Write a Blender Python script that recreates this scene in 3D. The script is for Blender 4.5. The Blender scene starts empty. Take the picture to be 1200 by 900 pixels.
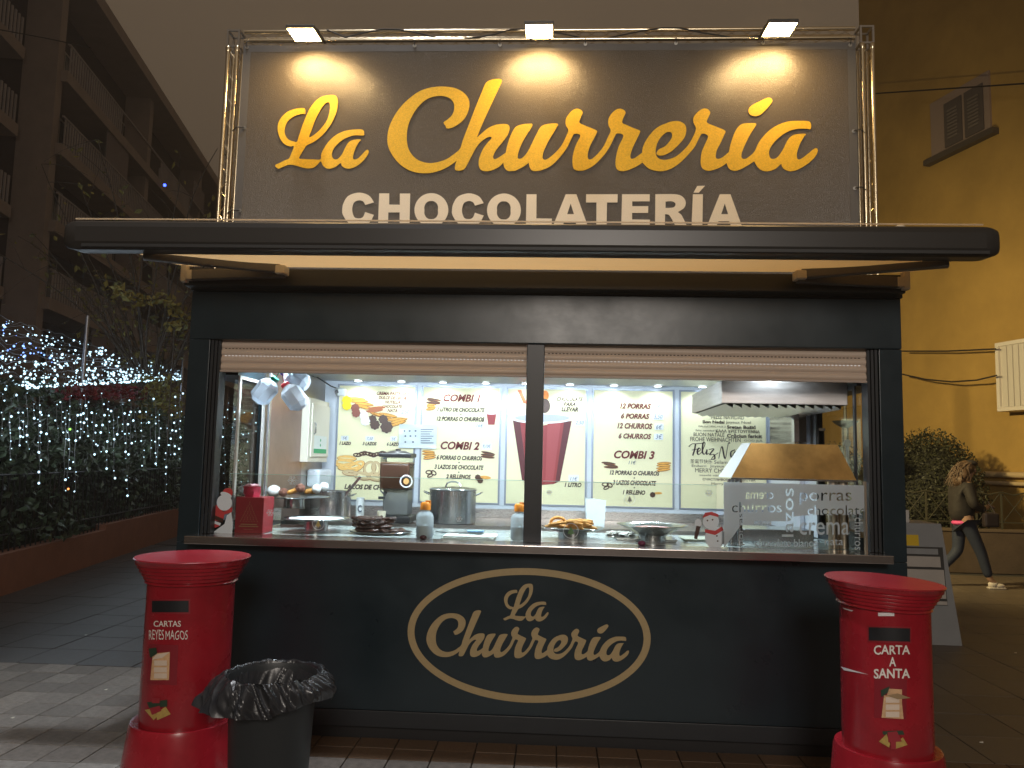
import bpy, bmesh, math, random
from mathutils import Vector, Matrix
random.seed(7)
S = bpy.context.scene
COL = S.collection
# ------------------------------------------------------------------ camera
CX, CD, YAW, PITCH, ROLL, FPX = 2.2258, 4.6191, .0530, .0988, .0228, 915.247
FW = Vector((-math.sin(YAW)*math.cos(PITCH), math.cos(YAW)*math.cos(PITCH), math.sin(PITCH)))
RT = FW.cross(Vector((0, 0, 1))).normalized(); UP = RT.cross(FW)
R2 = math.cos(ROLL)*RT + math.sin(ROLL)*UP; U2 = -math.sin(ROLL)*RT + math.cos(ROLL)*UP
CAMP = Vector((CX, -CD, 1.6))
cd = bpy.data.cameras.new('camera'); cam = bpy.data.objects.new('camera', cd); COL.objects.link(cam)
cam.matrix_world = Matrix(((R2.x, U2.x, -FW.x, CAMP.x), (R2.y, U2.y, -FW.y, CAMP.y), (R2.z, U2.z, -FW.z, CAMP.z), (0, 0, 0, 1)))
cd.sensor_width = 36; cd.lens = FPX/1200*36; cd.clip_end = 800; cd.clip_start = .05
S.camera = cam
S.view_settings.view_transform = 'Standard'; S.view_settings.look = 'None'
S.view_settings.exposure = 0; S.view_settings.gamma = 1
S.cycles.max_bounces = 8; S.cycles.transparent_max_bounces = 16
S.cycles.sample_clamp_indirect = 4; S.cycles.caustics_reflective = False; S.cycles.caustics_refractive = False
S.cycles.use_denoising = True
# ------------------------------------------------------------------ night sky
W = bpy.data.worlds.new('World'); S.world = W; W.use_nodes = True
nt = W.node_tree; nt.nodes.clear()
wo = nt.nodes.new('ShaderNodeOutputWorld'); bg = nt.nodes.new('ShaderNodeBackground')
tc = nt.nodes.new('ShaderNodeTexCoord'); sx = nt.nodes.new('ShaderNodeSeparateXYZ')
nz = nt.nodes.new('ShaderNodeTexNoise'); nz.inputs['Scale'].default_value = 1.3; nz.inputs['Detail'].default_value = 3
cr = nt.nodes.new('ShaderNodeValToRGB')
cr.color_ramp.elements[0].position = .0; cr.color_ramp.elements[0].color = (.046, .033, .023, 1)
cr.color_ramp.elements[1].position = .75; cr.color_ramp.elements[1].color = (.118, .085, .055, 1)
ad = nt.nodes.new('ShaderNodeMath'); ad.operation = 'MULTIPLY_ADD'; ad.inputs[1].default_value = .25
nt.links.new(tc.outputs['Generated'], sx.inputs[0]); nt.links.new(tc.outputs['Generated'], nz.inputs['Vector'])
nt.links.new(nz.outputs[0], ad.inputs[0]); nt.links.new(sx.outputs['Z'], ad.inputs[2])
nt.links.new(ad.outputs[0], cr.inputs[0]); nt.links.new(cr.outputs[0], bg.inputs[0]); nt.links.new(bg.outputs[0], wo.inputs[0])
bg.inputs[1].default_value = 1.0

def lamp(name, kind, loc, target, power, color, size=.1, cone=None, blend=.6):
    l = bpy.data.lights.new(name, kind); o = bpy.data.objects.new(name, l); COL.objects.link(o)
    o.location = loc; l.energy = power; l.color = color
    if kind == 'AREA': l.size = size
    else: l.shadow_soft_size = size
    if cone: l.spot_size = math.radians(cone); l.spot_blend = blend
    if target is not None:
        o.rotation_euler = (Vector(target)-Vector(loc)).to_track_quat('-Z', 'Y').to_euler()
    return o
# overhead street lamp, added frontal fill behind the camera, lamp on the side street
lamp('overhead_street_light', 'SPOT', (.6, -1.55, 9), (.9, -1.9, 0), 1350, (.93, .95, 1), .15, 62, .8)
lamp('frontal_fill_light', 'POINT', (2.9, -9.5, 4.6), None, 1300, (1, .9, .8), 1.1)
lamp('side_street_light', 'SPOT', (4.3, 5.5, 3.6), (9.9, 11.8, 1.4), 2200, (1, .78, .36), .15, 128, 1)

def ray(px, py): return FW + (px-600)/FPX*R2 - (py-450)/FPX*U2
def atY(px, py, Y): r = ray(px, py); return CAMP + r*((Y-CAMP.y)/r.y)
def atX(px, py, X): r = ray(px, py); return CAMP + r*((X-CAMP.x)/r.x)
def atZ(px, py, Z): r = ray(px, py); return CAMP + r*((Z-CAMP.z)/r.z)
def proj(P):
    d = Vector(P)-CAMP; z = d.dot(FW)
    if z < .05: return None
    return 600+FPX*d.dot(R2)/z, 450-FPX*d.dot(U2)/z

# ------------------------------------------------------------------ materials
MATS = {}
def mat(name, col, rough=.5, metal=0, var=0, vscale=20, bump=0, bscale=60, spec=.5, emis=None, estr=0, coat=0, rand=0, stretch=None, rvar=0, trans=0):
    if name in MATS: return MATS[name]
    m = bpy.data.materials.new(name); m.use_nodes = True; MATS[name] = m
    n = m.node_tree; b = n.nodes['Principled BSDF']
    b.inputs['Base Color'].default_value = (*col, 1); b.inputs['Roughness'].default_value = rough
    b.inputs['Metallic'].default_value = metal; b.inputs['Specular IOR Level'].default_value = spec
    b.inputs['Coat Weight'].default_value = coat; b.inputs['Coat Roughness'].default_value = .15
    if emis: b.inputs['Emission Color'].default_value = (*emis, 1); b.inputs['Emission Strength'].default_value = estr
    if var or bump or rand or rvar:
        t = n.nodes.new('ShaderNodeTexCoord'); src = t.outputs['Object']
        if stretch:
            mp = n.nodes.new('ShaderNodeMapping'); mp.inputs['Scale'].default_value = stretch
            n.links.new(src, mp.inputs[0]); src = mp.outputs[0]
    if var or rand or rvar:
        nn = n.nodes.new('ShaderNodeTexNoise'); nn.inputs['Scale'].default_value = vscale; nn.inputs['Detail'].default_value = 6
        nn.inputs['Roughness'].default_value = .65
        n.links.new(src, nn.inputs['Vector'])
        ml = n.nodes.new('ShaderNodeMath'); ml.operation = 'MULTIPLY_ADD'; ml.inputs[1].default_value = var*3; ml.inputs[2].default_value = 1-var*1.5
        n.links.new(nn.outputs[0], ml.inputs[0]); fac = ml.outputs[0]
        if rand:
            oi = n.nodes.new('ShaderNodeObjectInfo'); ge = n.nodes.new('ShaderNodeNewGeometry')
            a1 = n.nodes.new('ShaderNodeMath'); a1.operation = 'ADD'; n.links.new(oi.outputs['Random'], a1.inputs[0]); n.links.new(ge.outputs['Random Per Island'], a1.inputs[1])
            a2 = n.nodes.new('ShaderNodeMath'); a2.operation = 'FRACT'; n.links.new(a1.outputs[0], a2.inputs[0])
            a3 = n.nodes.new('ShaderNodeMath'); a3.operation = 'MULTIPLY_ADD'; a3.inputs[1].default_value = rand*2; a3.inputs[2].default_value = 1-rand
            n.links.new(a2.outputs[0], a3.inputs[0])
            a4 = n.nodes.new('ShaderNodeMath'); a4.operation = 'MULTIPLY'; n.links.new(fac, a4.inputs[0]); n.links.new(a3.outputs[0], a4.inputs[1]); fac = a4.outputs[0]
        vm = n.nodes.new('ShaderNodeVectorMath'); vm.operation = 'SCALE'; vm.inputs[0].default_value = col
        n.links.new(fac, vm.inputs['Scale']); n.links.new(vm.outputs[0], b.inputs['Base Color'])
        if rvar:
            r2 = n.nodes.new('ShaderNodeMath'); r2.operation = 'MULTIPLY_ADD'; r2.inputs[1].default_value = rvar*2; r2.inputs[2].default_value = rough-rvar; r2.use_clamp = True
            n.links.new(nn.outputs[0], r2.inputs[0]); n.links.new(r2.outputs[0], b.inputs['Roughness'])
    if bump:
        n2 = n.nodes.new('ShaderNodeTexNoise'); n2.inputs['Scale'].default_value = bscale; n2.inputs['Detail'].default_value = 4
        bp = n.nodes.new('ShaderNodeBump'); bp.inputs['Strength'].default_value = bump; bp.inputs['Distance'].default_value = .01
        n.links.new(src, n2.inputs['Vector']); n.links.new(n2.outputs[0], bp.inputs['Height']); n.links.new(bp.outputs[0], b.inputs['Normal'])
    if trans:
        ts = n.nodes.new('ShaderNodeBsdfTranslucent'); ts.inputs[0].default_value = (*col, 1)
        mx = n.nodes.new('ShaderNodeMixShader'); mx.inputs[0].default_value = trans
        o = n.nodes['Material Output']; n.links.new(b.outputs[0], mx.inputs[1]); n.links.new(ts.outputs[0], mx.inputs[2]); n.links.new(mx.outputs[0], o.inputs[0])
    return m
def glass(name, tint=(1, 1, 1), refl=1.0, frost=0, fcol=(.8, .85, .88), gr=.02, base=0.0):
    if name in MATS: return MATS[name]
    m = bpy.data.materials.new(name); m.use_nodes = True; MATS[name] = m
    n = m.node_tree; n.nodes.clear(); o = n.nodes.new('ShaderNodeOutputMaterial')
    tr = n.nodes.new('ShaderNodeBsdfTransparent'); tr.inputs[0].default_value = (*tint, 1)
    gl = n.nodes.new('ShaderNodeBsdfGlossy'); gl.inputs['Roughness'].default_value = gr
    fr = n.nodes.new('ShaderNodeFresnel'); fr.inputs[0].default_value = 1.45
    ml = n.nodes.new('ShaderNodeMath'); ml.operation = 'MULTIPLY_ADD'; ml.inputs[1].default_value = refl; ml.inputs[2].default_value = base
    mx = n.nodes.new('ShaderNodeMixShader'); n.links.new(fr.outputs[0], ml.inputs[0]); n.links.new(ml.outputs[0], mx.inputs[0])
    n.links.new(tr.outputs[0], mx.inputs[1]); n.links.new(gl.outputs[0], mx.inputs[2]); last = mx
    if frost:
        df = n.nodes.new('ShaderNodeBsdfDiffuse'); df.inputs[0].default_value = (*fcol, 1)
        ts = n.nodes.new('ShaderNodeBsdfTranslucent'); ts.inputs[0].default_value = (*fcol, 1)
        m2 = n.nodes.new('ShaderNodeMixShader'); m2.inputs[0].default_value = .5; n.links.new(df.outputs[0], m2.inputs[1]); n.links.new(ts.outputs[0], m2.inputs[2])
        m3 = n.nodes.new('ShaderNodeMixShader'); m3.inputs[0].default_value = frost; n.links.new(mx.outputs[0], m3.inputs[1]); n.links.new(m2.outputs[0], m3.inputs[2]); last = m3
    n.links.new(last.outputs[0], o.inputs[0]); return m
def emit(name, col, st, sample=True):
    if name in MATS: return MATS[name]
    m = bpy.data.materials.new(name); m.use_nodes = True; MATS[name] = m
    n = m.node_tree; n.nodes.clear(); o = n.nodes.new('ShaderNodeOutputMaterial'); e = n.nodes.new('ShaderNodeEmission')
    e.inputs[0].default_value = (*col, 1); e.inputs[1].default_value = st; n.links.new(e.outputs[0], o.inputs[0])
    if not sample: m.cycles.emission_sampling = 'NONE'
    return m

# ------------------------------------------------------------------ mesh building
class MB:
    def __init__(s): s.v = []; s.f = []; s.sm = []
    def add(s, vs, fs, smooth=False, M=None):
        k = len(s.v)
        for p in vs:
            p = Vector(p); s.v.append(tuple(M @ p if M else p))
        for f in fs: s.f.append([i+k for i in f]); s.sm.append(smooth)
        return s
    def box(s, x0, x1, y0, y1, z0, z1, M=None, c=0):
        if c <= 0:
            vs = [(x, y, z) for z in (z0, z1) for y in (y0, y1) for x in (x0, x1)]
            return s.add(vs, [(0, 2, 3, 1), (4, 5, 7, 6), (0, 1, 5, 4), (2, 6, 7, 3), (0, 4, 6, 2), (1, 3, 7, 5)], M=M)
        bm = bmesh.new(); bmesh.ops.create_cube(bm, size=1)
        for v in bm.verts: v.co = Vector(((x0+x1)/2+v.co.x*(x1-x0), (y0+y1)/2+v.co.y*(y1-y0), (z0+z1)/2+v.co.z*(z1-z0)))
        bmesh.ops.bevel(bm, geom=bm.edges[:], offset=c, segments=2, affect='EDGES', profile=.6)
        bm.verts.index_update(); s.add([v.co.copy() for v in bm.verts], [[v.index for v in f.verts] for f in bm.faces], M=M); bm.free(); return s
    def lathe(s, prof, n=32, M=None, cap=True, wob=None):
        vs = []; fs = []
        for j, (r, z) in enumerate(prof):
            for i in range(n):
                a = 2*math.pi*i/n; rr = r*(wob(a, j) if wob else 1); vs.append((rr*math.cos(a), rr*math.sin(a), z))
        m = len(prof)
        for j in range(m-1):
            for i in range(n): fs.append((j*n+i, j*n+(i+1) % n, (j+1)*n+(i+1) % n, (j+1)*n+i))
        s.add(vs, fs, True, M)
        if cap:
            k = len(s.v)-m*n
            if prof[0][0] > 1e-4: s.f.append([k+i for i in range(n)][::-1]); s.sm.append(False)
            if prof[-1][0] > 1e-4: s.f.append([k+(m-1)*n+i for i in range(n)]); s.sm.append(False)
        return s
    def tube(s, pts, r, n=8, M=None, cap=True):
        pts = [Vector(p) for p in pts]; rs = r if isinstance(r, (list, tuple)) else [r]*len(pts)
        vs = []; fs = []; up = None
        for j, p in enumerate(pts):
            d = (pts[min(j+1, len(pts)-1)]-pts[max(j-1, 0)])
            d = d.normalized() if d.length > 1e-9 else Vector((0, 0, 1))
            if up is None: up = Vector((0, 0, 1)) if abs(d.z) < .9 else Vector((1, 0, 0))
            a = d.cross(up)
            if a.length < 1e-5: a = d.orthogonal()
            a.normalize(); up = a.cross(d).normalized()
            for i in range(n):
                t = 2*math.pi*i/n; vs.append(p+(a*math.cos(t)+up*math.sin(t))*rs[j])
        m = len(pts)
        for j in range(m-1):
            for i in range(n): fs.append((j*n+i, j*n+(i+1) % n, (j+1)*n+(i+1) % n, (j+1)*n+i))
        s.add(vs, fs, n > 4, M)
        if cap:
            k = len(s.v)-m*n
            s.f.append([k+i for i in range(n)][::-1]); s.sm.append(False); s.f.append([k+(m-1)*n+i for i in range(n)]); s.sm.append(False)
        return s
    def prism(s, poly, y0, y1, M=None):      # polygon in XZ extruded along Y
        n = len(poly); vs = [(x, y0, z) for x, z in poly]+[(x, y1, z) for x, z in poly]
        fs = [list(range(n)), list(range(2*n-1, n-1, -1))]+[(i, i+n, (i+1) % n+n, (i+1) % n) for i in range(n)]
        return s.add(vs, fs, M=M)
    def ball(s, c, r, seg=12, ring=8, M=None, jit=0):
        rr = r if isinstance(r, (tuple, list)) else (r, r, r); vs = []; fs = []
        for j in range(ring+1):
            t = math.pi*j/ring
            for i in range(seg):
                a = 2*math.pi*i/seg; k = 1+random.uniform(-jit, jit)
                vs.append((c[0]+rr[0]*math.sin(t)*math.cos(a)*k, c[1]+rr[1]*math.sin(t)*math.sin(a)*k, c[2]+rr[2]*math.cos(t)*k))
        for j in range(ring):
            for i in range(seg): fs.append((j*seg+i, (j+1)*seg+i, (j+1)*seg+(i+1) % seg, j*seg+(i+1) % seg))
        return s.add(vs, fs, True, M)
    def mesh(s, name, m):
        me = bpy.data.meshes.new(name); me.from_pydata(s.v, [], s.f)
        me.polygons.foreach_set('use_smooth', s.sm); me.update()
        if any(s.sm): me.set_sharp_from_angle(angle=math.radians(40))
        if m: me.materials.append(m)
        return me
    def build(s, name, m, parent=None, **k):
        return put(name, s.mesh(name, m), parent, **k)
def put(name, me, parent=None, world=True, loc=None):
    o = bpy.data.objects.new(name, me); COL.objects.link(o)
    if parent:
        o.parent = parent
        if world: o.matrix_parent_inverse = full(parent).inverted()
    if loc is not None: o.location = loc
    return o
def full(o):
    m = o.matrix_basis.copy()
    if o.parent: m = full(o.parent) @ o.matrix_parent_inverse @ m
    return m
def tag(o, label=None, cat=None, group=None, kind=None):
    if label: o['label'] = label
    if cat: o['category'] = cat
    if group: o['group'] = group
    if kind: o['kind'] = kind
    return o
def thing(name, loc, label, cat, group=None, rz=0):
    o = bpy.data.objects.new(name, None); COL.objects.link(o); o.location = loc; o.rotation_euler = (0, 0, rz); o.empty_display_size = .1
    return tag(o, label, cat, group)
def kids(o): return [c for c in bpy.data.objects if c.parent == o]
def copy_tree(o, parent=None):
    c = o.copy(); COL.objects.link(c)
    if parent: c.parent = parent
    for ch in kids(o): copy_tree(ch, c)
    return c
def T(x, y, z, rz=0, rx=0, ry=0, sc=1): return Matrix.Translation((x, y, z)) @ Matrix.Rotation(rz, 4, 'Z') @ Matrix.Rotation(rx, 4, 'X') @ Matrix.Rotation(ry, 4, 'Y') @ Matrix.Scale(sc, 4)

# ------------------------------------------------------------------ flat lettering
def smooth_loop(pts, n=5):
    out = []; m = len(pts)
    for i in range(m):
        p1 = pts[i]; p2 = pts[(i+1) % m]; p0 = pts[i-1] if len(p1) < 3 else p1; p3 = pts[(i+2) % m] if len(p2) < 3 else p2
        for k in range(n):
            t = k/n; r = []
            for a in (0, 1):
                r.append(.5*((2*p1[a])+(-p0[a]+p2[a])*t+(2*p0[a]-5*p1[a]+4*p2[a]-p3[a])*t*t+(-p0[a]+3*p1[a]-3*p2[a]+p3[a])*t**3))
            out.append(tuple(r))
    return out
def fill(name, loops, Y, m, parent, ext=.0008, world=True, back=False):   # loops: lists of (x, z); filled even-odd, facing -Y
    cu = bpy.data.curves.new(name, 'CURVE'); cu.dimensions = '2D'; cu.fill_mode = 'BOTH'; cu.extrude = ext
    for lp in loops:
        sp = cu.splines.new('POLY'); sp.points.add(len(lp)-1); sp.use_cyclic_u = True
        for i, (x, z) in enumerate(lp): sp.points[i].co = (x, z, 0, 1)
    ob = bpy.data.objects.new('tmp', cu); COL.objects.link(ob)
    dg = bpy.context.evaluated_depsgraph_get(); me = bpy.data.meshes.new_from_object(ob.evaluated_get(dg)); bpy.data.objects.remove(ob)
    me.name = name
    for v in me.vertices: x, z, d = v.co; v.co = (x, Y-d, z)
    me.materials.clear(); me.materials.append(m)
    return put(name, me, parent, world)
TXC = {}
def text_geo(s, bold=0, shear=0):
    key = (s, bold, shear)
    if key in TXC: return TXC[key]
    cu = bpy.data.curves.new('t', 'FONT'); cu.body = s; cu.offset = bold; cu.shear = shear; cu.size = 1; cu.resolution_u = 3
    ob = bpy.data.objects.new('tmp', cu); COL.objects.link(ob)
    dg = bpy.context.evaluated_depsgraph_get(); me = bpy.data.meshes.new_from_object(ob.evaluated_get(dg)); bpy.data.objects.remove(ob)
    vs = [tuple(v.co) for v in me.vertices]; fs = [list(p.vertices) for p in me.polygons]; bpy.data.meshes.remove(me)
    x0 = min(v[0] for v in vs); x1 = max(v[0] for v in vs); y0 = min(v[1] for v in vs); y1 = max(v[1] for v in vs)
    vs = [((v[0]-x0)/(x1-x0), (v[1]-y0)/(y1-y0)) for v in vs]
    TXC[key] = (vs, fs); return TXC[key]
def text_px(mb, s, x0, x1, yt, yb, Y, bold=.012, shear=0, mirror=False):
    """text whose inked box spans the given picture box where it lies on the plane at depth Y"""
    vs, fs = text_geo(s, bold, shear); ym = (yt+yb)/2
    a = atY(x0, ym, Y); b = atY(x1, ym, Y); c = atY((x0+x1)/2, yt, Y).z; d = atY((x0+x1)/2, yb, Y).z; h = c-d
    out = []
    for u, w in vs:
        uu = 1-u if mirror else u
        out.append((a.x+(b.x-a.x)*uu, Y, (c+d)/2+(w-.5)*h))
    mb.add(out, [f if not mirror else f[::-1] for f in fs])
def text_at(mb, s, M, w, h, bold=.012, shear=0):   # centred at origin of M, in its XZ plane facing -Y
    vs, fs = text_geo(s, bold, shear)
    mb.add([((u-.5)*w, 0, (v-.5)*h) for u, v in vs], fs, M=M)
def poly_px(mb, pts, Y, d=0):
    vs = [atY(x, y, Y) for x, y in pts]; vs = [(v.x, Y-d, v.z) for v in vs]
    mb.add(vs, [list(range(len(vs)))])
def ell_px(mb, cx, cy, rx, ry, Y, n=20, rot=0, d=0):
    poly_px(mb, [(cx+rx*math.cos(t)*math.cos(rot)-ry*math.sin(t)*math.sin(rot), cy+rx*math.cos(t)*math.sin(rot)+ry*math.sin(t)*math.cos(rot)) for t in [-2*math.pi*i/n for i in range(n)]], Y, d)
def leaves(mb, n, f, size, flat=0):
    for _ in range(n):
        p = f(); a = random.uniform(0, 6.28); t = random.uniform(-1.2, 1.2); s = size*random.uniform(.6, 1.3)
        M = Matrix.Translation(p) @ Matrix.Rotation(a, 4, 'Z') @ Matrix.Rotation(t, 4, 'X') @ Matrix.Rotation(random.uniform(0, 6.28), 4, 'Y')
        mb.add([(-s*.5, 0, 0), (0, s*.08, -s*.28), (s*.55, 0, 0), (0, s*.08, s*.28)], [(0, 1, 2), (0, 2, 3)], M=M)
# ================================================================== SETTING: ground
M_joint = mat('joint_sand', (.035, .032, .028), .95, var=.2, vscale=8)
M_gran = mat('grey_granite', (.2, .185, .168), .55, var=.5, vscale=26, bump=.5, bscale=140, rand=.22, rvar=.15)
M_brown = mat('brown_clinker', (.1, .062, .036), .6, var=.3, vscale=45, bump=.3, bscale=120, rand=.16)
M_dark = mat('dark_slab', (.058, .053, .048), .42, var=.5, vscale=14, bump=.2, bscale=90, rand=.14, rvar=.12)
M_rslab = mat('brown_slab', (.105, .082, .06), .5, var=.3, vscale=9, bump=.25, bscale=80, rand=.12, rvar=.12)
g = MB().add([(-60, -30, -.03), (60, -30, -.03), (60, 120, -.03), (-60, 120, -.03)], [(0, 1, 2, 3)]).build('ground', M_joint)
tag(g, 'dark sandy bed between the paving tiles', kind='structure')
far = MB()
P_ = .2247; cand = []
def tile_zone(x0, x1, y0, y1, px_, py_, ox, oy, m):
    i0 = math.ceil((x0-ox)/px_); j0 = math.ceil((y0-oy)/py_)
    for j in range(j0, int((y1-oy)/py_)+1):
        for i in range(i0, int((x1-ox)/px_)+1):
            xa = ox+i*px_; ya = oy+j*py_
            if xa+px_ > x1+1e-3 or ya+py_ > y1+1e-3: continue
            if xa > .0 and xa+px_ < 4.25 and ya > .02 and ya < 2.2: continue
            c = proj((xa+px_/2, ya+py_/2, 0))
            vis = c is not None and -40 < c[0] < 1240 and 0 < c[1] < 925
            cand.append((vis, -(Vector((xa, ya, 0))-CAMP).length, xa, ya, px_, py_, m))
OY = -.3-P_*4; OX = 1.605-P_*30
tile_zone(OX-.01, 8.3, OY-P_*6, -.3, P_, P_, OX, -.3-P_*20, M_gran)
tile_zone(OX-.01, .28, -.3, 1.28, P_, .225, OX, -.3, M_gran)
tile_zone(.25, 8.2, -.3, .015, P_, .155, OX, -.3, M_brown)
tile_zone(-7, -.01, 1.276, 9, .45, .45, -7.2, 1.276, M_dark)
tile_zone(4.25, 12, .01, 8.5, .45, .45, 4.25, .011, M_rslab)
tile_zone(-12, OX, -2, 1.28, .45, .45, OX-.45*14, 1.28-.45*9, M_dark)
tile_zone(0, 4.4, 2.25, 9, .45, .45, 0, 2.25, M_dark)
cand.sort(key=lambda c: (not c[0], -c[1])); meshes = {}; rest = {}
for k, (vis, d, xa, ya, a, b, m) in enumerate(cand):
    j = .0035; dz = random.uniform(-.0015, .0015); tx = random.uniform(-.0012, .0012)
    if k < 290 and vis:
        key = (round(a, 3), round(b, 3), m.name)
        if key not in meshes: meshes[key] = MB().box(j, a-j, j, b-j, -.028, 0, c=.003).mesh('paving_tile', m)
        o = put('paving_tile', meshes[key], g, False); o.location = (xa, ya, dz); o.rotation_euler = (tx, tx*.7, 0)
    else:
        rest.setdefault(m.name, MB()).box(xa+j, xa+a-j, ya+j, ya+b-j, -.028, dz)
for nm, mb in rest.items():
    tag(mb.build('paving_tiles', MATS[nm], g), kind='stuff')
MB().box(-60, 60, 9.1, 110, -.029, -.004).build('far_pavement', M_dark, g)
M_speck = mat('litter_paper', (.7, .68, .6), .8)
lt = MB()
for (x, y) in ((100, 744), (397/3.21, 808), (45/3.21, 841), (1150, 870), (1190, 765)):
    p = atZ(x, y, .006); lt.add([(p.x-.012, p.y, .004), (p.x+.01, p.y-.006, .004), (p.x+.015, p.y+.01, .009), (p.x-.004, p.y+.012, .006)], [(0, 1, 2, 3)])
tag(lt.build('paper_scraps', M_speck), 'tiny scraps of paper scattered over the paving', 'litter', kind='stuff')

# ================================================================== KIOSK
M_anth = mat('anthracite_paint', (.01, .021, .028), .32, var=.25, vscale=2.2, bump=.05, bscale=9, rvar=.16)
M_anth2 = mat('anthracite_frame', (.02, .023, .027), .42, var=.1, vscale=6)
M_steel = mat('brushed_steel', (.62, .62, .63), .28, 1, var=.12, vscale=30, stretch=(1, 1, 40), rvar=.1)
M_steelh = mat('counter_steel', (.66, .6, .58), .22, 1, var=.02, vscale=2, rvar=.04)
M_white = mat('white_panel', (.66, .72, .8), .35, var=.04, vscale=5)
M_rubber = mat('black_rubber', (.012, .012, .013), .6)
K = thing('kiosk', (2.1, .3, 0), 'black street kiosk with a wide serving hatch and gold oval logo', 'kiosk')
XW = 4.25
MB().box(0, XW, 0, 2.2, .156, 1.078, c=.004).build('front_panel', M_anth, K)
MB().box(.003, XW-.003, .003, 2.2, .06, .152, c=.003).build('lower_trim', M_anth2, K)
MB().box(.03, XW-.03, .03, 2.17, -.02, .058).build('plinth', M_rubber, K)
MB().box(.1, 4.127, -.12, .12, 1.081, 1.127, c=.004).build('counter_edge', M_steelh, K)
for side in (0, 1):
    xa, xb = (0, .13) if side == 0 else (4.12, 4.25)
    MB().box(xa, xb, 0, .16, 1.08, 2.3, c=.003).build('corner_post', M_anth, K)
    mb = MB()
    for q in range(3):
        x = (.134+q*.019) if side == 0 else (4.116-q*.019-.016)
        mb.box(x, x+.015, .012+q*.008, .12, 1.13, 2.298)
    mb.build('shutter_rail', M_anth2, K)
MB().box(2.066, 2.17, .01, .09, 1.13, 2.3, c=.003).build('middle_post', M_anth2, K)
MB().box(0, XW, -.004, .2, 2.302, 2.6, c=.006).build('fascia', M_anth, K)
MB().box(-.01, XW+.01, -.01, 2.25, 2.602, 2.66, c=.004).build('roof', M_anth2, K)
# side walls with window openings
for side in (0, 1):
    xa, xb = (.0, .25) if side == 0 else (4.05, 4.25)
    w0, w1 = (.16, .62) if side == 0 else (.16, .87)
    m1 = MB(); i0, i1 = (.215, .25) if side == 0 else (4.05, 4.085); o0, o1 = (0, .2149) if side == 0 else (4.0851, 4.25); oy = 1.35 if side == 0 else 1.62
    m1.box(i0, i1, w1, 2.2, 1.2, 2.1); m1.box(i0, i1, .16, 2.2, 1.08, 1.1995); m1.box(i0, i1, .16, 2.2, 2.1005, 2.3)
    m1.box(o0, o1, oy, 2.2, 1.2, 2.1); m1.box(o0, o1, .16, 2.2, 1.08, 1.1995); m1.box(o0, o1, .16, 2.2, 2.1005, 2.3)
    m1.build('side_wall', M_anth, K)
    fx0, fx1 = (.2505, .262) if side == 0 else (4.038, 4.0495)
    f = MB(); f.box(fx0, fx1, .17, .2, 1.2, 2.1); f.box(fx0, fx1, w1-.03, w1, 1.2, 2.1); f.box(fx0, fx1, .2, w1-.03, 1.2, 1.225); f.box(fx0, fx1, .2, w1-.03, 2.08, 2.1)
    fr = f.build('window_frame', mat('pale_alloy', (.72, .72, .7), .35, .6) if side == 0 else M_anth2, K)
    xm = (i0+i1)/2
    MB().box(xm-.003, xm+.003, .16, w1, 1.2, 2.1).build('pane', glass('clear_glass', (.97, .99, .98), .25), fr)
    l = MB(); l.box(fx0, fx1, w1+.002, 2.05, 1.13, 2.253)
    l.build('wall_lining', mat('lining_steel', (.55, .5, .45), .3, 1, var=.15, vscale=4) if side == 0 else mat('lining_pale', (.7, .74, .8), .4, .1), K)
MB().box(.25, 4.05, 2.0062, 2.2, 1.0, 2.3).build('back_wall', M_white, K)
MB().box(.25, 4.05, .2, 2.05, 2.258, 2.3).build('ceiling', mat('ceiling_alloy', (.85, .9, .95), .35, .15, var=.05, vscale=6), K)
MB().box(.262, 4.05, .121, .85, 1.085, 1.126).build('front_counter', mat('glassy_counter', (.68, .76, .73), .14, 0, var=.12, vscale=7, rvar=.06, coat=.5), K)
MB().box(.262, 4.05, 1.15, 2.04, 1.085, 1.128).build('back_counter', M_steelh, K)
MB().box(.262, 4.037, 1.99, 2.0055, 1.13, 1.2).build('splashback', M_steel, K)
MB().box(.25, 4.05, .2, 2.05, 1.079, 1.084).build('inner_floor', mat('inner_dark', (.08, .08, .08), .5), K)
# ceiling spots
M_led = emit('led_lens', (.85, .95, 1), 22)
for i, px in enumerate((420, 470.5, 519, 569.5, 616, 668, 719.6, 771, 823.5, 876)):
    p = atY(px, 448, 1.9); x = p.x
    r = MB().lathe([(.042, 2.257), (.045, 2.25), (.038, 2.246), (.03, 2.25)], 20, T(x, 1.9, 0), cap=False).build('ceiling_spot', mat('spot_ring', (.8, .82, .85), .25, .8), K)
    MB().lathe([(.0001, 2.2485), (.031, 2.2485)], 20, T(x, 1.9, 0), cap=False).build('lens', M_led, r)
    lamp('ceiling_spot_light', 'SPOT', (x, 1.9, 2.235), (x, 1.92, 1), 4, (.8, .91, 1), .02, 150, .5)
for x, yl in ((.45, .27), (.95, .27), (1.45, .27), (1.95, .27), (2.45, .27), (2.95, .27), (3.6, .235)):
    r = MB().lathe([(.042, 2.257), (.045, 2.25), (.038, 2.246), (.03, 2.25)], 20, T(x, yl, 0), cap=False).build('ceiling_spot', MATS['spot_ring'], K)
    MB().lathe([(.0001, 2.2485), (.031, 2.2485)], 20, T(x, yl, 0), cap=False).build('lens', M_led, r)
    lamp('ceiling_spot_light', 'SPOT', (x, yl, 2.235), (x, yl+(.75 if yl > .25 else .05), 1), 50 if yl > .25 else 18, (.76, .9, 1), .03, 160, .6)
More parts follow.
